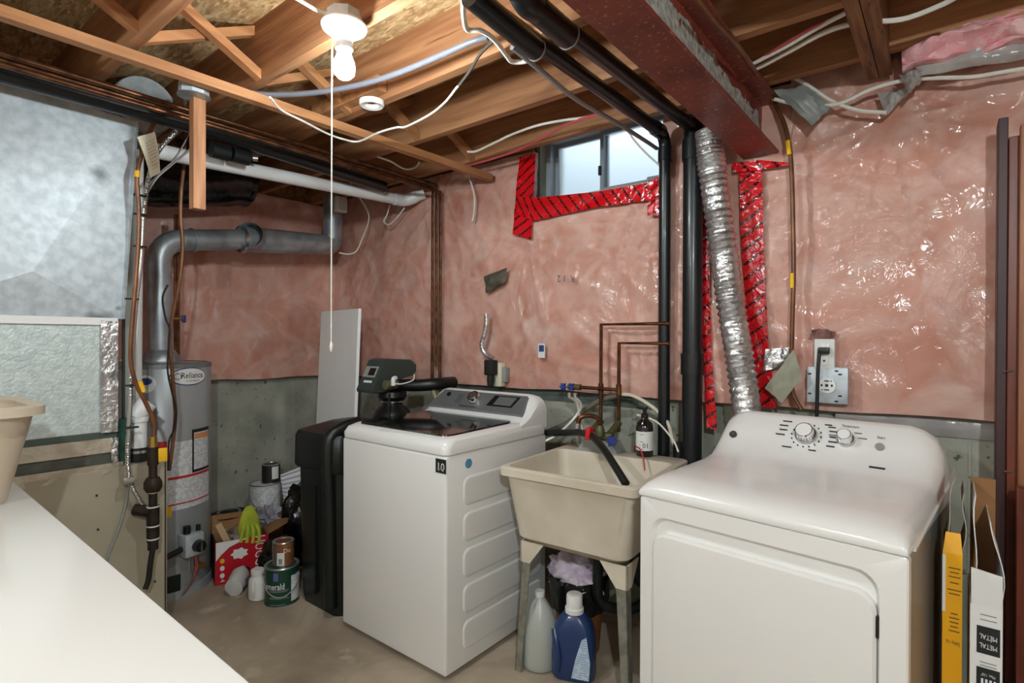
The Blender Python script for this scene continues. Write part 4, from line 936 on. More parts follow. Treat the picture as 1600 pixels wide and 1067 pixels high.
# washer drain hose into the tub with red clamp
P_ = [PY(846, 676, 2.24), PY(886, 676, 2.22), PY(906, 676, 2.18), PY(925, 682, 2.12), PY(945, 704, 2.04), PY(962, 730, 1.98), PY(978, 756, 1.93)]
dh = thing('drain_hose', 'black washer drain hose with red clamp drooping into the sink', 'hose', P_[-1])
part('hose_body', MB().tube(P_, .016, 14, 8), BLK, dh)
q = PY(921, 680, 2.125); part('red_clamp', MB().rbox(q+Vector((-.012, -.02, -.02)), q+Vector((.012, .02, .035)), .006), REDP, dh)
# soap bottle
bq = Vector((PY(1007, 690, 2.29).x, 2.29, zR+.001)); bh = .20
bt_ = thing('soap_bottle', 'dark pump soap bottle with white 01 label on the sink edge', 'bottle', bq)
part('bottle', MB().lathe([(.034, 0), (.038, .006), (.038, .125), (.034, .145), (.018, .162), (.015, .17)], bq, 28), AMBER, bt_)
lb_a = math.atan2(-bq.y, -bq.x)
lb = part('label', cylpatch((bq.x, bq.y), .0392, lb_a-1.25, lb_a+1.25, bq.z+.028, bq.z+.112, 20), PAPERW, bt_)
part('label_text', text_mb(': 01', .030, cyl_fn((bq.x, bq.y), .0402, lb_a-.05, bq.z+.050), width=.036), INK, lb)
part('label_text', text_mb('SOAP', .011, cyl_fn((bq.x, bq.y), .0402, lb_a-.3, bq.z+.098), width=.028), INKG, lb) if False else None
for k, (w_, zz) in enumerate(((.03, .098), (.024, .066), (.024, .034))):
    part('print_line', cylpatch((bq.x, bq.y), .0399, lb_a-.35-w_*8, lb_a-.35+w_*10, bq.z+zz, bq.z+zz+.0025, 8), INKG, lb)
part('pump_collar', MB().lathe([(.016, .165), (.016, .185), (.008, .19), (.008, .208)], bq, 16), BLK, bt_)
part('pump_head', MB().rbox(bq+Vector((-.035, -.008, .206)), bq+Vector((.012, .008, .220)), .004), BLK, bt_)
wire('red_cord', [PY(993, 697, 2.22), PY(1000, 702, 2.2), PY(1005, 715, 2.18), PY(1008, 735, 2.17)], .003, SOAPR, 'thin red cord hanging into the sink below the soap bottle', 'cord')

# power adapter & outlet behind the washer
q = PY(772, 572, 2.395)
t = thing('wall_outlet', 'cream receptacle box with black plug-in adapter behind the washer', 'outlet', (q.x, q.y, q.z-.1))
part('outlet_plate', MB().rbox((q.x+.0, q.y, q.z-.115), (q.x+.05, q.y+.04, q.z+.02), .004), PAPER, t)
part('outlet_box', MB().rbox((q.x+.03, q.y+.01, q.z-.09), (q.x+.075, q.y+.045, q.z-.005), .004), GPLAS, t)
part('adapter', MB().rbox((q.x-.035, q.y-.05, q.z-.05), (q.x+.03, q.y, q.z+.035), .006), BLKM, t)
part('adapter_neck', MB().lathe([(.018, -.11), (.022, -.075), (.02, -.05)], (q.x, q.y-.03, q.z), 16), BLKM, t)
wire('foil_wrapped_cable', [PY(x, y, 2.385) for x, y in ((760, 490), (760, 505), (757, 522), (753, 538), (758, 552), (770, 560))], .014, FOIL, 'foil tape wrapped cable above the washer outlet', 'cable', n=10)
q = PY(846, 548, 2.405); t = thing('paper_sticker', 'small white and blue printed sticker on the insulation above the washer', 'sticker', q)
part('sticker_sheet', MB().rbox((q.x-.022, q.y, q.z-.038), (q.x+.022, q.y+.002, q.z+.038), .0005, 1), PAPERW, t); part('printed_patch', MB().box((q.x-.016, q.y-.001, q.z-.005), (q.x+.016, q.y, q.z+.03)), INKB, t)

# dryer receptacles on the right wall
q = PY(1288, 553, 2.40); t = thing('wall_outlet', 'white duplex outlet with black plug above the dryer', 'outlet', (q.x, q.y, q.z-.06))
hw = (PY(1303, 553, 2.40).x-PY(1271, 553, 2.40).x)/2; hh = (PY(1288, 531, 2.4).z-PY(1288, 578, 2.4).z)/2
pt = part('cover_plate', MB().rbox((q.x-hw, q.y, q.z-hh), (q.x+hw, q.y+.03, q.z+hh), .004), PAPERW, t)
part('receptacle', MB().rbox((q.x-hw*.45, q.y-.003, q.z-hh*.72), (q.x+hw*.45, q.y, q.z+hh*.72), .002), PORC, pt)
part('slot', MB().cyl((q.x-.0, q.y-.004, q.z-hh*.45), (q.x-.0, q.y-.002, q.z-hh*.45), .004, n=10), INK, pt)
pg = thing('power_cord', 'black power cord plugged into the white outlet and dropping behind the dryer', 'cord', (q.x, q.y-.03, q.z-.3))
part('plug', MB().rbox((q.x-.018, q.y-.032, q.z+.0), (q.x+.02, q.y-.003, q.z+.026), .004), BLK, pg)
part('cord', MB().tube([(q.x-.012, q.y-.025, q.z+.01), (q.x-.016, q.y-.03, q.z-.06), (q.x-.018, q.y-.03, q.z-.16), (q.x-.02, q.y-.03, q.z-.32)], .0065, 10), BLK, pg)
q = PY(1292, 602, 2.40); t = thing('dryer_receptacle', 'square grey metal plate with round white dryer socket', 'outlet', (q.x, q.y, q.z-.07))
hw = (PY(1325, 600, 2.4).x-PY(1260, 600, 2.4).x)/2; hh = (PY(1290, 574, 2.4).z-PY(1290, 631, 2.4).z)/2
pl = part('metal_plate', MB().rbox((q.x-hw, q.y+.002, q.z-hh), (q.x+hw, q.y+.032, q.z+hh), .005), GALV, t)
so = part('socket', MB().cyl((q.x, q.y-.004, q.z), (q.x, q.y+.003, q.z), .030, n=32), PORC, t)
for (dx, dz_, w_, h_) in ((0, .017, .008, .002), (0, -.017, .008, .002), (-.017, 0, .003, .004), (.017, 0, .003, .004), (0, 0, .005, .005), (.015, .017, .002, .002), (-.015, -.017, .002, .002)):
    part('slot', MB().box((q.x+dx-w_, q.y-.006, q.z+dz_-h_), (q.x+dx+w_, q.y-.0035, q.z+dz_+h_)), INK, so)
for (dx, dz_) in ((.62, .62), (.62, -.55), (-.85, .6), (-.85, -.5), (.45, .8), (.45, -.85)):
    part('knockout', MB().rbox((q.x+dx*hw-.006, q.y-.0, q.z+dz_*hh-.003), (q.x+dx*hw+.006, q.y+.0025, q.z+dz_*hh+.003), .0008, 1), INK, pl)
c = PY(1286, 523, 2.418)
hm_ = MB().lathe([(.001, -.012), (.02, -.01), (.034, .004), (.042, .006)], (0, 0, 0), 26, sx=1.0, sy=.62)
for v in hm_.v: v += Vector((noise.noise(v*60), noise.noise(v*60+Vector((4, 4, 0))), 0))*.012
solo('torn_hole', hm_.xf(Matrix.Translation(c) @ Matrix.Rotation(math.pi/2, 4, 'X')), mat('torn_dark', (150, 104, 94), (78, 56, 50), 30, 0.9, bump=0.8), 'dark ragged hole torn in the insulation above the white outlet', 'hole')

# ================================================================= WASHER
wa = PZ(696, 1063, .012); wx1 = wa.x; wy0 = wa.y; wx0 = wx1-.69; wy1 = wy0+.69
wz = PY(703, 714, wy0).z
was = thing('washing_machine', 'white top-loading washing machine with dark glass lid', 'washer', ((wx0+wx1)/2, (wy0+wy1)/2, 0))
part('cabinet', MB().rbox((wx0, wy0, .018), (wx1, wy1, wz-.003), .012, 3), ENAMEL, was)
for x_ in (wx0+.06, wx1-.06):
    for y_ in (wy0+.06, wy1-.06): part('foot', MB().cyl((x_, y_, 0), (x_, y_, .03), .02, n=14), BLK, was)
# embossed side panels
def emboss(yA, yB, zA, zB):
    r = .035; o = []
    for cy, cz, a0 in ((yB-r, zB-r, 0), (yA+r, zB-r, 90), (yA+r, zA+r, 180), (yB-r, zA+r, 270)):
        for k in range(6):
            a = math.radians(a0+18*k); o.append((cy+r*math.cos(a), cz+r*math.sin(a)))
    mid = ((yA+yB)/2, (zA+zB)/2)
    def rg(s, x): return [Vector((x, mid[0]+(y-mid[0])*(1-s/(yB-yA)*2), mid[1]+(z-mid[1])*(1-s/(zB-zA)*2))) for y, z in o]
    return MB().loft([rg(0, wx1-.002), rg(.006, wx1+.004), rg(.014, wx1+.0045)], False, True)
for k in range(5):
    zB_ = wz-.10-k*.148; part('side_panel', emboss(wy0+.095, wy1-.04, zB_-.125, zB_), ENAMEL, was)
# top deck
def rr2(x0, x1, y0, y1, r, zf, zbk):
    o = rrect(x0, x1, y0, y1, r, 0)
    for v in o: v.z = zf+(zbk-zf)*(v.y-wy0)/(wy1-wy0)
    return o
part('deck', MB().loft([rr2(wx0-.002, wx1+.002, wy0-.002, wy1, .03, wz, wz), rr2(wx0-.004, wx1+.004, wy0-.005, wy1, .035, wz+.025, wz+.03), rr2(wx0+.002, wx1-.002, wy0+.005, wy1, .05, wz+.05, wz+.06), rr2(wx0+.02, wx1-.02, wy0+.03, wy1, .06, wz+.062, wz+.075)]), ENAMEL, was)
part('lid_glass', MB().loft([rr2(wx0+.045, wx1-.045, wy0+.045, wy1-.19, .05, wz+.060, wz+.074), rr2(wx0+.047, wx1-.047, wy0+.047, wy1-.192, .05, wz+.069, wz+.083)]), GLASSD, was)
part('lid_grip', MB().rbox(((wx0+wx1)/2-.09, wy0+.008, wz+.043), ((wx0+wx1)/2+.09, wy0+.04, wz+.058), .006), ENAMEL, was)
# console: swooping profile
prof = [(wy1-.205, wz+.07), (wy1-.17, wz+.085), (wy1-.13, wz+.115), (wy1-.10, wz+.155), (wy1-.07, wz+.185), (wy1-.05, wz+.192), (wy1-.01, wz+.185), (wy1, wz+.15), (wy1, wz+.03), (wy1-.2, wz+.03)]
def console(prof, xa, xb, r=.05):
    n = len(prof); rings = []
    zt = max(z for _, z in prof); zb = min(z for _, z in prof)
    for t, k in ((0, .72), (.02, .86), (.05, .95), (.1, 1), (.9, 1), (.95, .95), (.98, .86), (1, .72)):
        rings.append([Vector((xa+(xb-xa)*t, y, zb+(z-zb)*k)) for y, z in prof])
    return MB().loft(rings)
cs = part('console', console(prof, wx0+.0, wx1-.0), ENAMEL, was)
f0 = Vector((0, prof[1][0]+.008, prof[1][1]+.012)); f1 = Vector((0, prof[4][0]-.012, prof[4][1]-.008)); fdir = (f1-f0).normalized(); fn_ = Vector((0, -fdir.z, fdir.y))
def cpan(x0, x1, x0t, x1t, t0, t1, off0, off1):
    A = f0.lerp(f1, t0); B = f0.lerp(f1, t1)
    return MB().prism([Vector((x0, A.y, A.z))+fn_*off0, Vector((x1, A.y, A.z))+fn_*off0, Vector((x1t, B.y, B.z))+fn_*off0, Vector((x0t, B.y, B.z))+fn_*off0], fn_*(off1-off0))
cp_ = part('control_panel', cpan(wx0+.03, wx1-.03, wx0+.075, wx1-.05, 0, 1, -.012, .012), CONSG, cs)
def onp(t, x): A = f0.lerp(f1, t); return Vector((x, A.y, A.z))+fn_*.012
kn = part('cycle_knob', MB().cyl(onp(.58, wx0+.33), onp(.58, wx0+.33)+fn_*.03, .036, .031, n=28), CHROME, cs)
part('knob_cap', MB().cyl(onp(.58, wx0+.33)+fn_*.03, onp(.58, wx0+.33)+fn_*.033, .022, n=24), STEEL, kn)
ds = part('display', cpan(wx0+.425, wx0+.585, wx0+.445, wx0+.605, .3, .88, .012, .015), BLK, cs)
part('display_window', cpan(wx0+.465, wx0+.575, wx0+.478, wx0+.590, .36, .82, .015, .0165), CONSG, ds)
part('start_button', MB().cyl(onp(.72, wx0+.13), onp(.72, wx0+.13)+fn_*.006, .013, n=18), BLK, cs)
part('name_plate', cpan(wx0+.25, wx0+.37, wx0+.25, wx0+.37, .09, .17, .012, .015), STEEL, cs)
for k in range(6):
    part('print_line', cpan(wx0+.2, wx0+.24, wx0+.2, wx0+.24, .3+.09*k, .32+.09*k, .012, .0126), INK, cs)
# 10 sticker, blue dot
sxr = wx1-.006; s0 = PY(681, 714, wy0); s1 = PY(697, 741, wy0)
st_ = part('warranty_sticker', MB().box((s0.x, wy0-.0016, s1.z), (s1.x, wy0-.0002, s0.z-.004)), INK, was)
part('sticker_text', text_mb('10', .046, plane_fn(((s0.x+s1.x)/2, wy0-.0022, s0.z-.037), (1, 0, 0), (0, 0, 1))), INKW, st_)
part('sticker_rule', MB().box((s0.x+.01, wy0-.0022, s1.z+.014), (s1.x-.01, wy0-.0016, s1.z+.020)), INKG, st_)
q = PX(732, 724, wx1); part('blue_dot', MB().cyl((wx1-.001, q.y, q.z), (wx1+.0018, q.y, q.z), .020, n=24), mat('dot_blue', (92, 150, 190), None, rough=0.4), was)

# ================================================================= WATER SOFTENER
bx0, bx1, by0 = -2.675, -2.29, wy0+.01
br = thing('brine_tank', 'tall dark green black brine tank beside the washer', 'brine tank', ((bx0+bx1)/2, by0+.19, 0))
part('tank_body', MB().loft([rrect(bx0+.03, bx1-.02, by0+.02, by0+.36, .05, 0), rrect(bx0+.02, bx1-.012, by0+.012, by0+.37, .06, .05), rrect(bx0+.008, bx1, by0, by0+.38, .06, .76)]), BLK, br)
part('tank_lid', MB().loft([rrect(bx0-.008, bx1+.0, by0-.012, by0+.39, .06, .70), rrect(bx0-.012, bx1+.004, by0-.018, by0+.395, .06, .715), rrect(bx0-.010, bx1+.004, by0-.016, by0+.395, .06, .86), rrect(bx0+.0, bx1-.004, by0-.004, by0+.385, .06, .885), rrect(bx0+.03, bx1-.03, by0+.05, by0+.35, .06, .90), rrect(bx0+.09, bx1-.05, by0+.12, by0+.32, .06, .925)]), BLK, br)
for xx in (bx1-.06,):
    part('front_rib', MB().tube([(xx, by0+.005, .05), (xx, by0-.004, .5), (xx, by0-.012, .84), (xx+.01, by0+.05, .91), (xx+.02, by0+.15, .935)], .032, 16, 5), BLK, br)
part('front_groove', MB().box((bx0+.19, by0-.003, .08), (bx0+.2, by0+.02, .62)), BLK, br)
rc = Vector((-2.55, 2.085, 0))
rs = thing('water_softener', 'black water softener cylinder with grey control head', 'water softener', rc)
part('resin_tank', MB().lathe([(.12, 0), (.125, .02), (.125, .86), (.118, .90), (.095, .945), (.06, .975), (.055, .99)], rc, 36), BLK, rs)
part('neck_ring', MB().lathe([(.062, .985), (.068, .99), (.062, 1.0)], rc, 28), STEEL, rs)
vh = part('valve_body', MB().lathe([(.07, 1.0), (.085, 1.02), (.08, 1.05), (.05, 1.07), (.05, 1.16)], rc, 20), BLK, rs)
A0 = PY(557, 594, 1.90); B0 = PY(581, 596, 1.90); hxa, hxb = A0.x, B0.x; yb_ = min(PX(652, 575, hxb).y, 2.27)
pf = [(1.90, 1.07), (1.905, 1.055), (1.98, 1.05), (2.06, 1.06), (2.10, 1.12), (yb_-.03, 1.14), (yb_, 1.165), (yb_, 1.205), (yb_-.04, 1.235), (2.02, 1.245), (1.985, 1.235)]
ym_, zm_ = 2.06, 1.15
cover = MB().loft([[Vector((x, ym_+(y-ym_)*k, zm_+(z-zm_)*k)) for y, z in pf] for x, k in ((hxa-.004, .92), (hxa, 1.0), (hxb-.012, 1.0), (hxb, .95))])
cv_ = part('head_cover', cover, mat('head_grey', (58, 66, 62), None, rough=0.35), rs)
def fpt(u, v, off=0.0):
    a_, d_ = Vector((hxa, 1.90, 1.07)), Vector((hxa, 1.985, 1.235)); n_ = Vector((0, -.89, .46))
    return a_.lerp(d_, v)+Vector((hxb-hxa-.012, 0, 0))*u+n_*off
def fq(u0, u1, v0, v1, o0, o1): return MB().loft([[fpt(u0, v0, o0), fpt(u1, v0, o0), fpt(u1, v1, o0), fpt(u0, v1, o0)], [fpt(u0, v0, o1), fpt(u1, v0, o1), fpt(u1, v1, o1), fpt(u0, v1, o1)]])
pn = part('display_panel', fq(.08, .92, .42, .78, .0, .004), GPLAS, cv_); part('screen', fq(.42, .85, .48, .72, .004, .006), BLK, pn)
part('logo_print', fq(.3, .85, .24, .31, .0, .003), INKW, cv_)
part('bypass_valve', MB().elbowed([(-2.5, 2.08, 1.09), (-2.38, 2.14, 1.09), (-2.30, 2.22, 1.10), (-2.30, 2.34, 1.10)], .035, 16), BLK, rs)
part('injector_cap', MB().cyl((-2.46, 1.96, 1.10), (-2.46, 2.04, 1.10), .026, n=18), mat('olive_plastic', (96, 92, 66), None, rough=0.4), rs)
part('white_fitting', MB().tube([(-2.405, 1.99, 1.14), (-2.40, 1.97, 1.135), (-2.40, 1.97, 1.10)], .013, 10), PVC, rs)
part('white_tube', MB().tube([(-2.40, 1.97, 1.11), (-2.36, 2.0, 1.11), (-2.32, 2.04, 1.13), (-2.33, 2.06, 1.16)], .003, 6), WIREW, rs)
part('brine_tube', MB().tube([(-2.47, 2.0, 1.05), (-2.45, 1.98, .95), (-2.42, 1.98, .8)], .006, 8), BLK, rs)
wire('softener_hose', [(-2.33, 2.2, 1.07), (-2.30, 2.21, 1.0), (-2.25, 2.26, .92), (-2.2, 2.3, .85)], .012, mat('hose_tan', (150, 142, 116), None, rough=0.6), 'tan hose hanging from the water softener behind the washer', 'hose', n=10)
# white panel leaning in the corner behind the softener
a = PY(502, 487, 2.22); b = PY(560, 482, 2.16)
A_ = [Vector((a.x+.10, a.y-.14, 0)), Vector((b.x+.10, b.y-.14, 0)), b, a]
solo('leaning_board', MB().prism(A_, (.012, .014, 0)), mat('panel_white', (236, 236, 234), None, rough=0.45), 'tall narrow white panel leaning in the corner behind the softener', 'panel')

# ================================================================= DRYER
da = PZ(1000, 772, .875); db = PZ(1420, 870, .875); ang = math.atan2(db.y-da.y, db.x-da.x); DW = (db-da).length
dr = thing('clothes_dryer', 'white front-loading clothes dryer with two chrome knobs', 'dryer', (da.x, da.y, 0), ang)
zF = .875; DD = .66
part('cabinet', MB().rbox((.006, .02, .015), (DW-.006, DD, zF-.002), .006, 1), ENAMELD, dr)
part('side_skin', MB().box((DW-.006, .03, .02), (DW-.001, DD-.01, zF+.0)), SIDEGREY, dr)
for x_ in (.06, DW-.06):
    for y_ in (.06, DD-.06): part('foot', MB().cyl((x_, y_, 0), (x_, y_, .03), .02, n=12), BLK, dr)
# front panel with a recessed opening
def xz(x0, x1, z0, z1, r, y, n=6): 
    return [Vector((v.x, y, v.y)) for v in rrect(x0, x1, z0, z1, r, 0, n)]
ox0, ox1, oz0, oz1 = .04, DW-.055, .10, zF-.055
part('front_panel', MB().loft([xz(.0, DW, .015, zF-.003, .012, .03), xz(.0, DW, .015, zF-.003, .012, .004), xz(.004, DW-.004, .019, zF-.007, .012, 0), xz(ox0, ox1, oz0, oz1, .05, 0), xz(ox0+.006, ox1-.006, oz0+.006, oz1-.006, .046, .012), xz(ox0+.01, ox1-.01, oz0+.01, oz1-.02, .04, .03)], False, True), ENAMELD, dr)
part('door', MB().loft([xz(ox0+.008, ox1-.008, oz0+.008, oz1-.052, .045, .025), xz(ox0+.006, ox1-.006, oz0+.006, oz1-.050, .045, .002), xz(ox0+.012, ox1-.012, oz0+.012, oz1-.056, .042, -.006), xz(ox0+.05, ox1-.05, oz0+.05, oz1-.09, .03, -.008)]), ENAMELD, dr)
part('hinge', MB().box((ox1-.007, -.0015, oz1-.15), (ox1-.001, .01, oz1-.10)), IRON, dr)
part('grip_shade', MB().box((ox0+.016, .0225, oz1-.060), (ox1-.03, .0295, oz1-.004)), mat('recess_shade_grey', (104, 108, 108), None, rough=0.4), dr)  # grey strip: shade of the recess above the door, put into the colour
# top with raised dome and console, one swooping profile
prof = [(-.004, zF), (-.008, zF+.012), (.0, zF+.03), (.03, zF+.05), (.10, zF+.062), (.25, zF+.066), (.40, zF+.07), (.47, zF+.085), (.53, zF+.148), (.575, zF+.205), (.60, zF+.218), (.63, zF+.214), (.655, zF+.18), (.66, zF+.0)]
rings = []
for t, k in ((0, .0), (.004, .42), (.018, .66), (.045, .84), (.09, .95), (.14, 1), (.86, 1), (.91, .95), (.955, .84), (.982, .66), (.996, .42), (1, .0)):
    r_ = []
    for (y, z) in prof:
        h_ = z-zF; base = min(h_, .014)
        kk = k if h_ < .075 else max(k, 0)
        r_.append(Vector((DW*t, y, zF+base+(h_-base)*kk)))
    rings.append(r_)
tp_ = part('top_and_console', MB().loft(rings), ENAMELD, dr, smooth=60)
part('side_trim', MB().prism([(DW-.004, .06, zF-.004), (DW+.004, .06, zF-.004), (DW+.004, .64, zF+.05), (DW-.004, .64, zF+.05)], (0, 0, .006)), ENAMELD, dr)
g0 = Vector((0, .47, zF+.085)); g1 = Vector((0, .575, zF+.205)); gd = (g1-g0).normalized(); gn = Vector((0, -gd.z, gd.y))
def gpt(x, t, o=0): A = g0.lerp(g1, t); return Vector((x, A.y, A.z))+gn*o
def knob(x, t, r):
    k = part('knob', MB().cyl(gpt(x, t, -.004), gpt(x, t, .012), r*1.15, r*1.12, n=32), STEEL, tp_)
    k2 = part('knob', MB().cyl(gpt(x, t, .008), gpt(x, t, .034), r*1.0, r*.92, n=32), CHROME, tp_)
    part('knob_face', MB().cyl(gpt(x, t, .034), gpt(x, t, .0365), r*.84, r*.8, n=32), PORC, k2) if False else None
    return k2
kx1, kx2 = DW*.455, DW*.628
for (x_, r_) in ((kx1, .030), (kx2, .022)):
    part('knob_skirt', MB().cyl(gpt(x_, .62, -.006), gpt(x_, .62, .010), r_*1.18, r_*1.12, n=32), STEEL, tp_)
    k2 = part('knob', MB().cyl(gpt(x_, .62, .008), gpt(x_, .62, .036), r_, r_*.92, n=32), CHROME, tp_)
    part('knob_face', MB().cyl(gpt(x_, .62, .036), gpt(x_, .62, .038), r_*.84, r_*.80, n=32), PORC, tp_)
for k in range(16):
    a = 2*math.pi*k/16; u = Vector((math.cos(a), 0, 0))*1.0; c_ = gpt(kx1, .62, .0024)+Vector((1, 0, 0))*math.cos(a)*.046+gd*math.sin(a)*.046
    part('tick_mark', MB().cyl(c_-gn*.006, c_+gn*.0004, .0022, n=8), INK, tp_)
for k, (w_, dx, dy) in enumerate(((.028, -.078, .03), (.026, -.076, .012), (.03, -.082, -.008), (.022, .072, .042), (.026, .08, .026), (.018, .08, .004), (.026, .084, -.014), (.024, .08, -.032), (.03, -.05, -.055), (.022, .03, -.056), (.03, -.07, .048), (.022, .06, .05))):
    c_ = gpt(kx1, .62, 0)+Vector((dx, 0, 0))+gd*dy
    part('print_line', MB().prism([c_+Vector((-w_/2, 0, 0))-gd*.0014, c_+Vector((w_/2, 0, 0))-gd*.0014, c_+Vector((w_/2, 0, 0))+gd*.0014, c_+Vector((-w_/2, 0, 0))+gd*.0014], gn*.0035), INK, tp_)
fnT = lambda x0, t0: (lambda x, y: gpt(x0+x, t0, .003)+gd*y)
part('dial_title', text_mb('Temperature', .013, fnT(kx2+.005, .95), width=.05), INK, tp_)
for (dx, dy, w_) in ((.045, .012, .024), (-.042, .012, .02), (.03, .03, .02)):
    c_ = gpt(kx2, .62, 0)+Vector((dx, 0, 0))+gd*dy
    part('print_line', MB().prism([c_+Vector((-w_/2, 0, 0))-gd*.0012, c_+Vector((w_/2, 0, 0))-gd*.0012, c_+Vector((w_/2, 0, 0))+gd*.0012, c_+Vector((-w_/2, 0, 0))+gd*.0012], gn*.0035), INKG, tp_)
part('start_button', MB().cyl(gpt(DW*.765, .55, -.004), gpt(DW*.765, .55, .006), .012, n=24), GPLAS, tp_)
part('dial_title', text_mb('Start', .013, fnT(DW*.765, .76), width=.022), INK, tp_)
lg = part('emblem', MB().cyl(gpt(DW*.105, .42, -.004), gpt(DW*.105, .42, .004), .013, n=28), mat('emblem_dark', (84, 84, 88), None, rough=0.3, metal=0.6), tp_)
part('emblem_letters', text_mb('GE', .014, lambda x, y: gpt(DW*.105+x, .42, .0046)+gd*y, width=.015), STEEL, tp_)
part('print_line', MB().prism([gpt(DW*.74, .06, 0), gpt(DW*.80, .06, 0), gpt(DW*.80, .09, 0), gpt(DW*.74, .09, 0)], gn*.0035), INK, tp_)

# ================================================================= CARTONS AND BOARDS RIGHT OF THE DRYER
def carton(name, label, px0, px1, ptop, Y0, dep, matf, pinx, backtop, shear=0):
    a = PY(px0, ptop, Y0); b = PY(px1, ptop+12, Y0); z = a.z
    t = thing(name, label, 'carton', ((a.x+b.x)/2, Y0+dep/2, 0)); th = .003
    x0, x1 = a.x, b.x
    part('front_side', MB().box((x0, Y0, 0), (x1, Y0+th, z)), matf, t)
    part('left_side', MB().box((x0, Y0+th, 0), (x0+th, Y0+dep-th, z)), matf, t)
    part('right_side', MB().box((x1-th, Y0+th, 0), (x1, Y0+dep-th, z)), matf, t)
    part('back_side', MB().box((x0, Y0+dep-th, 0), (x1, Y0+dep, z)), CARDG, t)
    part('carton_bottom', MB().box((x0+th, Y0+th, 0), (x1-th, Y0+dep-th, th)), CARD, t)
    return t, x0, x1, z
Yb = 1.78
t, x0, x1, z = carton('yellow_carton', 'tall narrow yellow carton with open flaps beside the dryer', 1473, 1504, 862, Yb, .20, YELB, 0, 0)
part('front_flap', MB().prism([(x0, Yb, z), (x1, Yb, z), (x1-.004, Yb+.012, z+.05), (x0+.006, Yb+.012, z+.05)], (0, .002, 0)), YELB, t)
def curl(xb, z0, z1, ya, yb, lean, nm, par, m=CARDG):
    part(nm, MB().grid(lambda u, v: (xb+lean*v*v+.008*math.sin(v*5), ya+(yb-ya)*u, z0+(z1-z0)*v), 3, 8, (.002, 0, 0)), m, par)
curl(x0+.001, z, z+.19, Yb+.02, Yb+.19, .03, 'side_flap', t); curl(x1-.003, z, z+.15, Yb+.02, Yb+.19, .012, 'side_flap', t)
part('white_edge', MB().box((x0-.0005, Yb-.0006, z-.15), (x0+.006, Yb, z-.005)), PAPERW, t)
for k, (zz, w_) in enumerate(((.035, .6), (.046, .45), (.057, .6), (.072, .45), (.09, .7), (.10, .55), (.15, .35), (.161, .5), (.172, .45), (.183, .4), (.194, .55))):
    xm_ = (x0+x1)/2+.004; hw_ = (x1-x0)*w_/2
    part('print_line', MB().box((xm_-hw_, Yb-.0008, z-zz-.0028), (xm_+hw_, Yb, z-zz)), mat('carton_ink', (120, 84, 20), None, rough=0.6) if 'carton_ink' not in MATS else MATS['carton_ink'], t)
part('logo_text', text_mb('Safety 1st', .014, plane_fn(((x0+x1)/2+.002, Yb-.0008, z-.225), (-1, 0, .05), (0, 0, -1)), width=(x1-x0)*.7), INK, t)
t, x0, x1, z = carton('white_carton', 'tall white carton printed METAL with brown inside beside the dark jamb boards', 1516, 1567, 942, Yb-.03, .22, WHITEB, 0, 0)
Yc2 = Yb-.03
part('front_flap', MB().prism([(x0+.002, Yc2, z), (x1, Yc2, z), (x1-.001, Yc2-.004, z+.08), (x0+.001, Yc2-.004, z+.09)], (0, .002, 0)), PAPERW, t)
part('liner', MB().box((x0+.004, Yc2+.205, 0.01), (x1-.004, Yc2+.210, z+.27)), CARD, t)
curl(x0+.002, z, z+.26, Yc2+.02, Yc2+.2, .014, 'side_flap', t, PAPERW); curl(x1-.004, z, z+.20, Yc2+.02, Yc2+.2, -.012, 'side_flap', t, PAPERW)
xm_ = (x0+x1)/2+.004; hw_ = (x1-x0)*.36
for k, zz in enumerate((.055, .155, .26)):
    b_ = part('black_badge', MB().rbox((xm_-hw_, Yc2-.0012, z-zz-.06), (xm_+hw_, Yc2+.0004, z-zz+.006), .0004, 1), INK, t)
    if k == 0:
        part('badge_text', text_mb('METAL', .017, plane_fn((xm_, Yc2-.0018, z-zz-.040), (-1, 0, .06), (0, 0, -1)), width=hw_*1.5), INKW, b_)
        part('badge_text', text_mb('MÉTAL', .017, plane_fn((xm_, Yc2-.0018, z-zz-.018), (-1, 0, .06), (0, 0, -1)), width=hw_*1.5), INKW, b_)
    else:
        for j in range(4): part('pictogram_bar', MB().box((xm_-hw_*.6+j*hw_*.36, Yc2-.0018, z-zz-.05), (xm_-hw_*.6+j*hw_*.36+hw_*.2, Yc2-.0011, z-zz-.02)), INKW, b_)
        part('badge_text', text_mb('Max. 110"', .010, plane_fn((xm_, Yc2-.0018, z-zz-.010), (-1, 0, .06), (0, 0, -1)), width=hw_*1.2), INKW, b_)
for zz in (.02, .032, .135, .143, .235, .243):
    part('print_line', MB().box((xm_-hw_*.7, Yc2-.0008, z-zz-.002), (xm_+hw_*.7, Yc2, z-zz)), INKG, t)

def jamb(px0, px1, ptop, pbot, Y, d, m, label, screws=()):
    a = PY(px0, ptop, Y); b = PY(px1, ptop, Y); z0 = 0 if pbot is None else max(0, PY(px0, pbot, Y).z)
    t = thing('jamb_board', label, 'board', ((a.x+b.x)/2, Y+d/2, z0))
    part('plank', MB().rbox((a.x, Y, z0), (b.x, Y+d, a.z), .002, 1), m, t)
    for (sx_, sy_) in screws:
        q = PY(sx_, sy_, Y-.004); part('screw', MB().cyl(q+Vector((-.012, -.004, 0)), q+Vector((.008, .004, 0)), .0028, n=8), STEEL, t)
    return t
jamb(1560, 1576, 185, None, 2.30, .09, JAMB1, 'dark purplish brown jamb board standing nearest the insulation')
jamb(1576.5, 1594, 214, None, 2.29, .03, JAMB2, 'reddish brown jamb board with protruding screws', ((1577, 580), (1577, 737)))
jamb(1594.5, 1640, 195, None, 2.26, .03, JAMB3, 'tan wooden board standing beside the reddish jamb board', ())
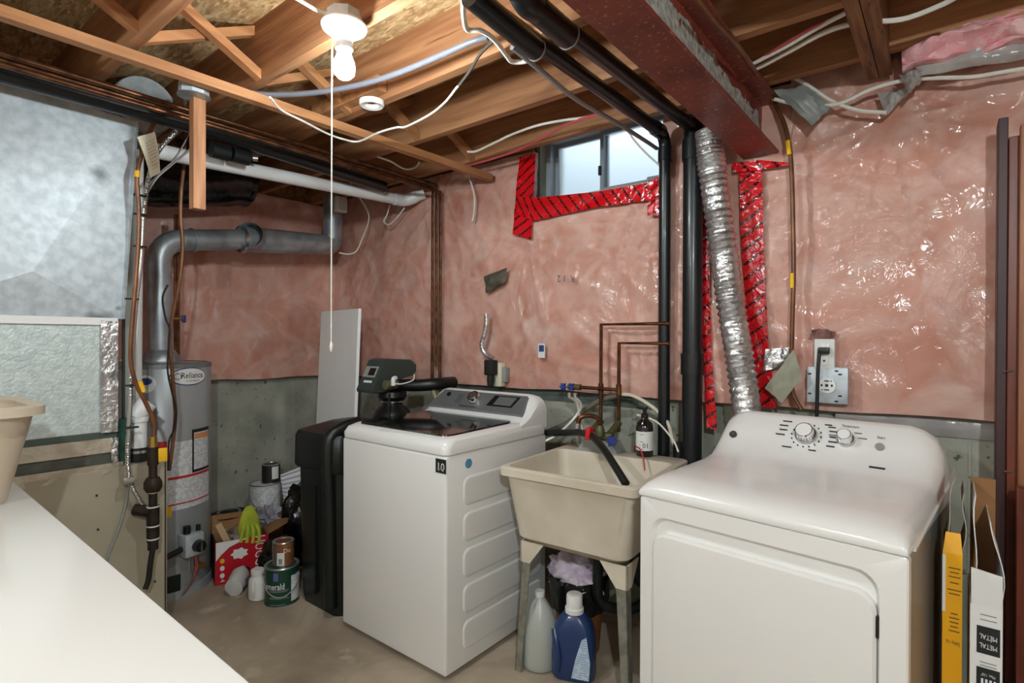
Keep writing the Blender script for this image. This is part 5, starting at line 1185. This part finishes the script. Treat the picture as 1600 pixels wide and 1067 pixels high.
jamb(1589, 1660, 762, None, 2.18, .04, JAMB2, 'short dark red board standing in front of the tan board', ((1597, 737),)) if False else jamb(1589, 1660, 762, None, 2.18, .04, JAMB2, 'short dark red board standing in front of the tan board')

# ================================================================= UNDER AND AROUND THE SINK
jq = PZ(843, 1054, 0); jd = Vector((jq.x, jq.y, 0)).normalized(); jc = jq+jd*.07
t = thing('vinegar_jug', 'translucent white plastic jug half full under the sink', 'jug', jc)
part('jug_body', MB().lathe([(.056, 0), (.072, .008), (.077, .03), (.077, .15), (.072, .18), (.054, .225), (.03, .268), (.018, .285), (.017, .292)], jc, 32), JUGM, t)
part('cap', MB().lathe([(.02, .288), (.021, .292), (.021, .308), (.019, .31)], jc, 20), PAPERW, t)
part('liquid', MB().lathe([(.046, .006), (.063, .012), (.067, .03), (.067, .14)], jc, 32), mat('cloudy_liquid', (196, 204, 192), None, rough=0.4), t)
part('handle', MB().tube([jc+Vector((-.02, -.05, .20)), jc+Vector((-.012, -.043, .25)), jc+Vector((-.008, -.018, .278))], .009, 10), JUGM, t)
bq = PZ(897, 1070, 0); bc = bq+Vector((bq.x, bq.y, 0)).normalized()*.065
t = thing('detergent_bottle', 'blue laundry detergent bottle with white cap beside the jug', 'bottle', bc, .35)
def sq(a, b, r, z, dx=0): return [v+Vector((dx, 0, 0)) for v in rrect(-a*1.05, a*1.05, -b, b, r, z)]
part('bottle_body', MB().loft([sq(.072, .048, .03, 0), sq(.082, .055, .035, .012), sq(.083, .056, .035, .10), sq(.080, .054, .035, .17, .0), sq(.070, .048, .035, .215, 0), sq(.045, .036, .03, .25, 0), sq(.026, .026, .02, .262, 0)]), BLUEJ, t)
part('grip', MB().tube([(-.074, -.03, .19), (-.062, -.052, .15), (-.054, -.06, .09), (-.06, -.056, .04)], .014, 12), BLUEJ, t)
lb = part('bottle_label', MB().prism([(.0, -.0575, .02), (.07, -.0575, .02), (.075, -.0575, .09), (.06, -.0575, .19), (.04, -.0575, .175), (.015, -.0575, .09)], (0, .004, 0)), PRINTB, t)
cp2 = part('cap', MB().lathe([(.038, .258), (.038, .275), (.033, .28), (.032, .325), (.029, .33)], (0, 0, 0), 24), PAPERW, t)
bb = Vector((sx0+.165, sy0+.365, 0))
t = thing('waste_bin', 'small bin lined with a black bag under the sink', 'waste bin', bb)
part('bin_body', MB().lathe([(.09, 0), (.115, .30)], bb, 24), mat('brown_bin', (132, 78, 44), None, rough=0.5), t)
lm = MB().lathe([(.115, .18), (.128, .24), (.135, .31), (.12, .325), (.095, .31)], bb, 40, False, False)
for v in lm.v: v += Vector((noise.noise(v*22), noise.noise(v*22+Vector((9, 0, 0))), .6*noise.noise(v*18)))*.014
part('bag_liner', lm, BAG, t)
solo('lilac_cloth', blob(bb+Vector((.0, -.02, .25)), .125, .10, .10, 3, .5, 3.2), LILAC, 'crumpled lilac cloth lying in the bin under the sink', 'cloth', smooth=180)
solo('drain_trap', MB().elbowed([(bx_.x-.17, 2.2, .55), (bx_.x-.17, 2.2, .32), (bx_.x-.10, 2.26, .27), (bx_.x-.02, 2.33, .35)], .03, 16, bend=.07), ABS, 'black drain trap in the dark under the sink', 'pipe')

# ================================================================= CLUTTER BY THE WATER HEATER
h0 = PZ(327, 919, 0); h1 = PZ(396, 890, 0)
hw = .27; ha = math.radians(72); h0 = h0+Vector((0, .03, 0)); HH = .235; HD = .18
hb = thing('diaper_box', 'red and white HUG printed carton open on the floor', 'carton', (h0.x, h0.y, 0), ha)
th = .004
part('front_side', MB().box((0, 0, 0), (hw, th, HH)), REDBOX, hb); part('back_side', MB().box((0, HD, 0), (hw, HD+th, HH)), CARD, hb)
part('left_side', MB().box((0, th, 0), (th, HD, HH)), BLKM, hb); part('right_side', MB().box((hw-th, th, 0), (hw, HD, HH)), CARD, hb); part('carton_bottom', MB().box((th, th, 0), (hw-th, HD, th)), CARD, hb)
part('white_swoosh', MB().prism([(.004, -.0006, HH), (.004, -.0006, HH-.10), (.03, -.0006, HH-.07), (.07, -.0006, HH-.035), (.13, -.0006, HH-.012), (.17, -.0006, HH)], (0, .0006, 0)), INKW, hb)
part('box_text', text_mb('HUGGIES', .075, plane_fn((hw*.83, -.0012, HH*.50), (0, 0, -1), (1, 0, 0)), width=HH*1.0), INKW, hb)
part('printed_splash', MB().prism([(hw*.45+.035*(1+.35*(i % 2))*math.cos(2*math.pi*i/14), -.001, HH*.66+.025*(1+.35*(i % 2))*math.sin(2*math.pi*i/14)) for i in range(14)], (0, .0006, 0)), INKW, hb)
for k in range(3): part('printed_mark', MB().prism([(.035+.012*math.cos(2*math.pi*i/10), -.001, .13-.04*k+.014*math.sin(2*math.pi*i/10)) for i in range(10)], (0, .0006, 0)), (YEL, INKW, INKW)[k], hb)
part('box_text', text_mb('4', .035, plane_fn((.035, -.0012, .022), (0, 0, -1), (1, 0, 0))), INKW, hb)
part('open_flap', MB().prism([(hw, 0, HH), (hw, HD, HH), (hw+.13, HD+.02, HH+.06), (hw+.13, .02, HH+.05)], (0, 0, .004)), CARD, hb)
part('open_flap', MB().prism([(0, HD, HH), (hw, HD, HH), (hw, HD+.08, HH+.08), (0, HD+.08, HH+.08)], (0, .004, 0)), CARD, hb)
hm = Matrix.Translation((h0.x, h0.y, 0)) @ Matrix.Rotation(ha, 4, 'Z')
# contents of the carton
g = thing('rubber_gloves', 'lime green rubber glove draped out of the red carton', 'glove', hm @ Vector((hw*.62, .06, HH)))
def gl(pts, r): return MB().tube([hm @ Vector(p) for p in pts], r, 10, 5)
gm2 = MB().loft([[hm @ Vector((hw*.66+sx_*a*math.cos(t_), .05+a*.35*math.sin(t_)-.0, z_)) for t_ in [2*math.pi*i/16 for i in range(16)]] for sx_, a, z_ in ((1, .05, HH-.02), (1, .058, HH+.03), (1, .045, HH+.10), (1, .03, HH+.15), (1, .018, HH+.165))])
for v in gm2.v: v += Vector((noise.noise(v*25), noise.noise(v*25+Vector((5, 0, 0))), 0))*.012
part('glove_palm', gm2, GLOVE, g)
for k in range(4): part('glove_finger', gl([(hw*.66-.03+.02*k, .03, HH+.06), (hw*.66-.045+.03*k, .01, HH+.02), (hw*.66-.05+.03*k, .0, HH-.02-.008*k)], .010), GLOVE, g)
t = thing('paint_brush', 'wooden handled brush sticking out of the red carton', 'brush', hm @ Vector((.05, .06, HH-.05)))
part('handle', MB().box((-.016, -.006, 0), (.016, .006, .13)).xf(hm @ Matrix.Translation((.07, .05, HH-.03)) @ Matrix.Rotation(-.4, 4, 'Y')), mat('bare_wood', (206, 176, 132), None, rough=0.6), t)
part('bristles', MB().box((-.018, -.008, -.05), (.018, .008, 0)).xf(hm @ Matrix.Translation((.07, .05, HH-.03)) @ Matrix.Rotation(-.4, 4, 'Y')), PAPERW, t)
solo('rag_bundle', blob(hm @ Vector((hw*.45, .12, HH-.09)), .09, .07, .07, 5, .5), mat('rag_brown', (120, 92, 70), (180, 176, 176), 12, 0.9), 'brown and white rags filling the red carton', 'rag')
solo('grey_rag', blob(hm @ Vector((hw+.03, .19, HH-.01)), .08, .06, .07, 6, .6), mat('rag_grey', (150, 150, 158), None, rough=0.9), 'pale grey crumpled rag behind the lime glove', 'rag')
# dark roller tray behind the carton
tq = PX(358, 800, -3.42)
solo('storage_crate', MB().box((-3.62, tq.y-.08, 0), (-3.38, tq.y+.15, tq.z-.045)), CARD, 'brown carton standing behind the red carton against the wall', 'carton')
t = thing('roller_tray', 'dark plastic tray with coiled wire on a brown carton', 'tray', (tq.x, tq.y, tq.z-.043))
part('tray_body', MB().lathe([(.10, 0), (.13, .03), (.132, .035), (.115, .032), (.095, .01)], (tq.x, tq.y, tq.z-.043), 28, True, True, sx=.8), BLK, t)
part('wire_coil', MB().lathe([(.06, .03), (.068, .034), (.06, .038), (.052, .034), (.06, .03)], (tq.x, tq.y, tq.z-.03), 28, False, False), STEEL, t)
def paint_can(c, r, h, m, label, lidm=TIN, group=None):
    t = thing('paint_can', label, 'paint can', c); c = Vector(c)
    part('can_body', MB().lathe([(r, 0), (r, h)], c, 40), m, t)
    part('bottom_seam', MB().lathe([(r+.002, 0), (r+.002, .006)], c, 40, False, False), TIN, t)
    part('rim', MB().lathe([(r, h-.004), (r+.003, h), (r, h+.004), (r-.012, h+.002), (r-.014, h-.006), (r-.03, h-.004)], c, 40, False, False), lidm, t)
    part('lid', MB().lathe([(r-.013, h-.008), (r-.013, h-.004), (r*.6, h-.004)], c, 40), lidm, t)
    return t
ca = lambda c: math.atan2(-c.y, -c.x)
ec = PZ(441, 951, 0); ec = Vector((ec.x-.085, ec.y+.045, 0)); er = .083; eh = .19
t = paint_can(ec, er, eh, GREENC, 'large dark green Emerald paint can standing on the floor')
a0 = ca(ec)
wl_ = part('white_label', cylpatch((ec.x, ec.y), er+.001, a0+.55, a0+1.5, .02, .15, 12), PRINTW, t)
part('label_text', text_mb('emerald', .045, cyl_fn((ec.x, ec.y), er+.0018, a0-.45, .105), width=.10), INKW, t)
part('label_badge', cylpatch((ec.x, ec.y), er+.0015, a0-.50, a0-.22, .135, .175, 6), mat('badge_blue', (92, 92, 150), None, rough=0.5), t)
for k, (z_, b_) in enumerate(((.085, .6), (.078, .5), (.05, .5), (.044, .6), (.012, .4))): part('print_line', cylpatch((ec.x, ec.y), er+.0015, a0-.75, a0+b_-.2, z_, z_+.0025, 10), INKG, t)
part('wire_handle', MB().tube([Vector((ec.x+(er+.006)*math.cos(a0+x_), ec.y+(er+.006)*math.sin(a0+x_), z_)) for x_, z_ in ((-1.3, .14), (-.9, .085), (-.35, .058), (.2, .058), (.8, .09), (1.3, .14))], .0025, 6), STEEL, t)
sc = Vector((ec.x-.005, ec.y+.01, eh+.001))
t = paint_can(sc, .052, .115, BROWNL, 'small brown labelled stain can on top of the green paint can', TIN)
a0 = ca(sc); part('barcode_label', cylpatch((sc.x, sc.y), .053, a0-.6, a0+.1, .005+sc.z, .07+sc.z, 8), PAPERW, t)
for k in range(6): part('barcode_bar', cylpatch((sc.x, sc.y), .0536, a0-.42+.06*k, a0-.39+.06*k, .012+sc.z, .04+sc.z, 2), INK, t)
part('can_band', cylpatch((sc.x, sc.y), .0528, a0-1.5, a0-.62, .004+sc.z, .108+sc.z, 8), TIN, t)
part('label_text', text_mb('Du', .03, cyl_fn((sc.x, sc.y), .0535, a0+.35, sc.z+.078)), INKW, t)
# white cans in the back
wc = PX(414, 803, -3.50); wcb = wc.z
solo('carton_stack', MB().rbox((-3.64, wc.y-.13, 0), (-3.37, wc.y+.11, wcb-.002), .004, 1), CARD, 'brown carton under the white paint can against the wall', 'carton')
wc = Vector((-3.50, wc.y, wcb))
t = paint_can(wc, .095, .205, PRINTW, 'large white labelled paint can stacked on a carton by the wall')
part('wire_handle', MB().tube([Vector((wc.x+.1*math.cos(ca(wc)+x_), wc.y+.1*math.sin(ca(wc)+x_), wcb+z_)) for x_, z_ in ((-1.3, .15), (-.6, .08), (.3, .08), (1.2, .16))], .0025, 6), STEEL, t)
w2 = Vector((wc.x+.02, wc.y+.03, wcb+.207)); t = paint_can(w2, .056, .12, mat('dark_can', (40, 38, 38), None, rough=0.4), 'small dark can with white label on top of the white paint can')
part('can_label', cylpatch((w2.x, w2.y), .057, ca(w2)+.1, ca(w2)+.9, w2.z+.03, w2.z+.11, 8), PAPERW, t)
# bags, jug, white container, paper
bq = PX(448, 838, -3.1)
solo('garbage_bag', blob(Vector((-3.06, 1.86, 0)), .16, .15, .30, 11, .28, 2.2), BAG, 'black garbage bag slumped between the paint cans and the brine tank', 'bag')
solo('garbage_bag', blob(Vector((-2.95, 1.60, 0)), .10, .09, .14, 14, .3, 2.4), BAG, 'small black bag bunched beside the red carton', 'bag')
jq = PZ(398, 942, 0); jc = Vector((jq.x-.04, jq.y+.035, 0))
t = thing('white_jug', 'small white plastic jug standing beside the green paint can', 'jug', jc)
part('jug_body', MB().lathe([(.042, 0), (.05, .006), (.05, .085), (.046, .105), (.03, .12), (.026, .13)], jc, 20, sx=1.0, sy=.85), PAPERW, t)
part('cap', MB().lathe([(.032, .128), (.033, .15), (.03, .153)], jc, 20), PAPERW, t)
part('handle', MB().tube([jc+Vector((.03, -.035, .10)), jc+Vector((.045, -.045, .07)), jc+Vector((.035, -.04, .03))], .007, 8), PAPERW, t)
tq = PZ(374, 921, 0)
t = thing('tipped_bottle', 'white plastic bottle with dark cap lying on the floor by the red carton', 'bottle', (tq.x, tq.y, 0), 2.35)
part('bottle_body', MB().loft([[Vector((x_, .0+ry*math.cos(a), rz+rz*math.sin(a))) for a in [2*math.pi*i/18 for i in range(18)]] for x_, ry, rz in ((-.07, .03, .04), (-.066, .045, .05), (.03, .048, .052), (.06, .035, .045), (.08, .018, .04))]).xf(Matrix.Rotation(-.25, 4, 'Y') @ Matrix.Translation((0, 0, .012))), mat('bottle_white', (206, 208, 206), None, rough=0.4), t)
part('bottle_cap', MB().cyl((.07, 0, .06), (.10, 0, .068), .02, n=16), BLK, t)
part('bottle_print', MB().box((-.05, -.0495, .04), (.0, -.047, .075)), INKG, t)
a = [PX(x, y, -3.40) for x, y in ((438, 742), (474, 728), (476, 800), (445, 790))]
solo('ribbed_sheet', MB().grid(lambda u, v: a[0].lerp(a[1], u).lerp(a[3].lerp(a[2], u), v)+Vector((.005*math.sin(v*50), 0, 0)), 2, 60, (-.003, 0, 0)), STRIPE, 'white ribbed packing sheet leaning behind the brine tank', 'sheet')
solo('sheet_box', MB().rbox((-3.6, max(a[0].y, wc.y+.12), 0), (-3.43, a[1].y+.0, a[3].z), .004, 1), CARD, 'plain brown box behind the brine tank holding the ribbed sheet', 'carton')
# ================================================================= WHITE TABLE AND BASKET
TZ = .90; t0 = PZ(6, 738, TZ); t1 = PZ(395, 1067, TZ); u = (t1-t0).normalized(); n_ = Vector((u.y, -u.x, 0))
tb_ang = math.atan2(u.y, u.x); tb = thing('work_table', 'large smooth white tabletop in front of the furnace', 'table', (t0.x, t0.y, 0), tb_ang)
TL = 1.83; TWd = .76
part('top', MB().rbox((0, -TWd, TZ-.035), (TL, 0, TZ), .006, 2), TABLE, tb)
for x_ in (.06, TL-.10):
    for y_ in (-TWd+.05, -.09): part('leg', MB().rbox((x_, y_, 0), (x_+.045, y_+.045, TZ-.035), .004, 1), ENAMEL, tb)
part('apron', MB().box((.08, -.085, TZ-.12), (TL-.08, -.065, TZ-.035)), ENAMEL, tb); part('apron', MB().box((.08, -TWd+.06, TZ-.12), (TL-.08, -TWd+.08, TZ-.035)), ENAMEL, tb)
lbm = Matrix.Translation((t0.x, t0.y, TZ)) @ Matrix.Rotation(tb_ang, 4, 'Z')
rq = PZ(47, 626, TZ+.27); bcx, bcy = rq.x-.02, rq.y-.27
lb_ = thing('laundry_basket', 'beige plastic laundry basket at the end of the white table', 'basket', (bcx, bcy, TZ+.0005), .0001)
def br_(a, b, z): return rrect(-a, a, -b, b, .09, z, 6)
part('basket_body', MB().loft([br_(.15, .20, .004), br_(.16, .21, 0), br_(.20, .262, .25), br_(.193, .255, .25), br_(.155, .205, .008)], True, True), BASK, lb_)
part('rim', MB().loft([br_(.198, .258, .242), br_(.222, .282, .244), br_(.222, .282, .268), br_(.21, .27, .272), br_(.195, .255, .262), br_(.198, .258, .242)], False, False), BASK, lb_)
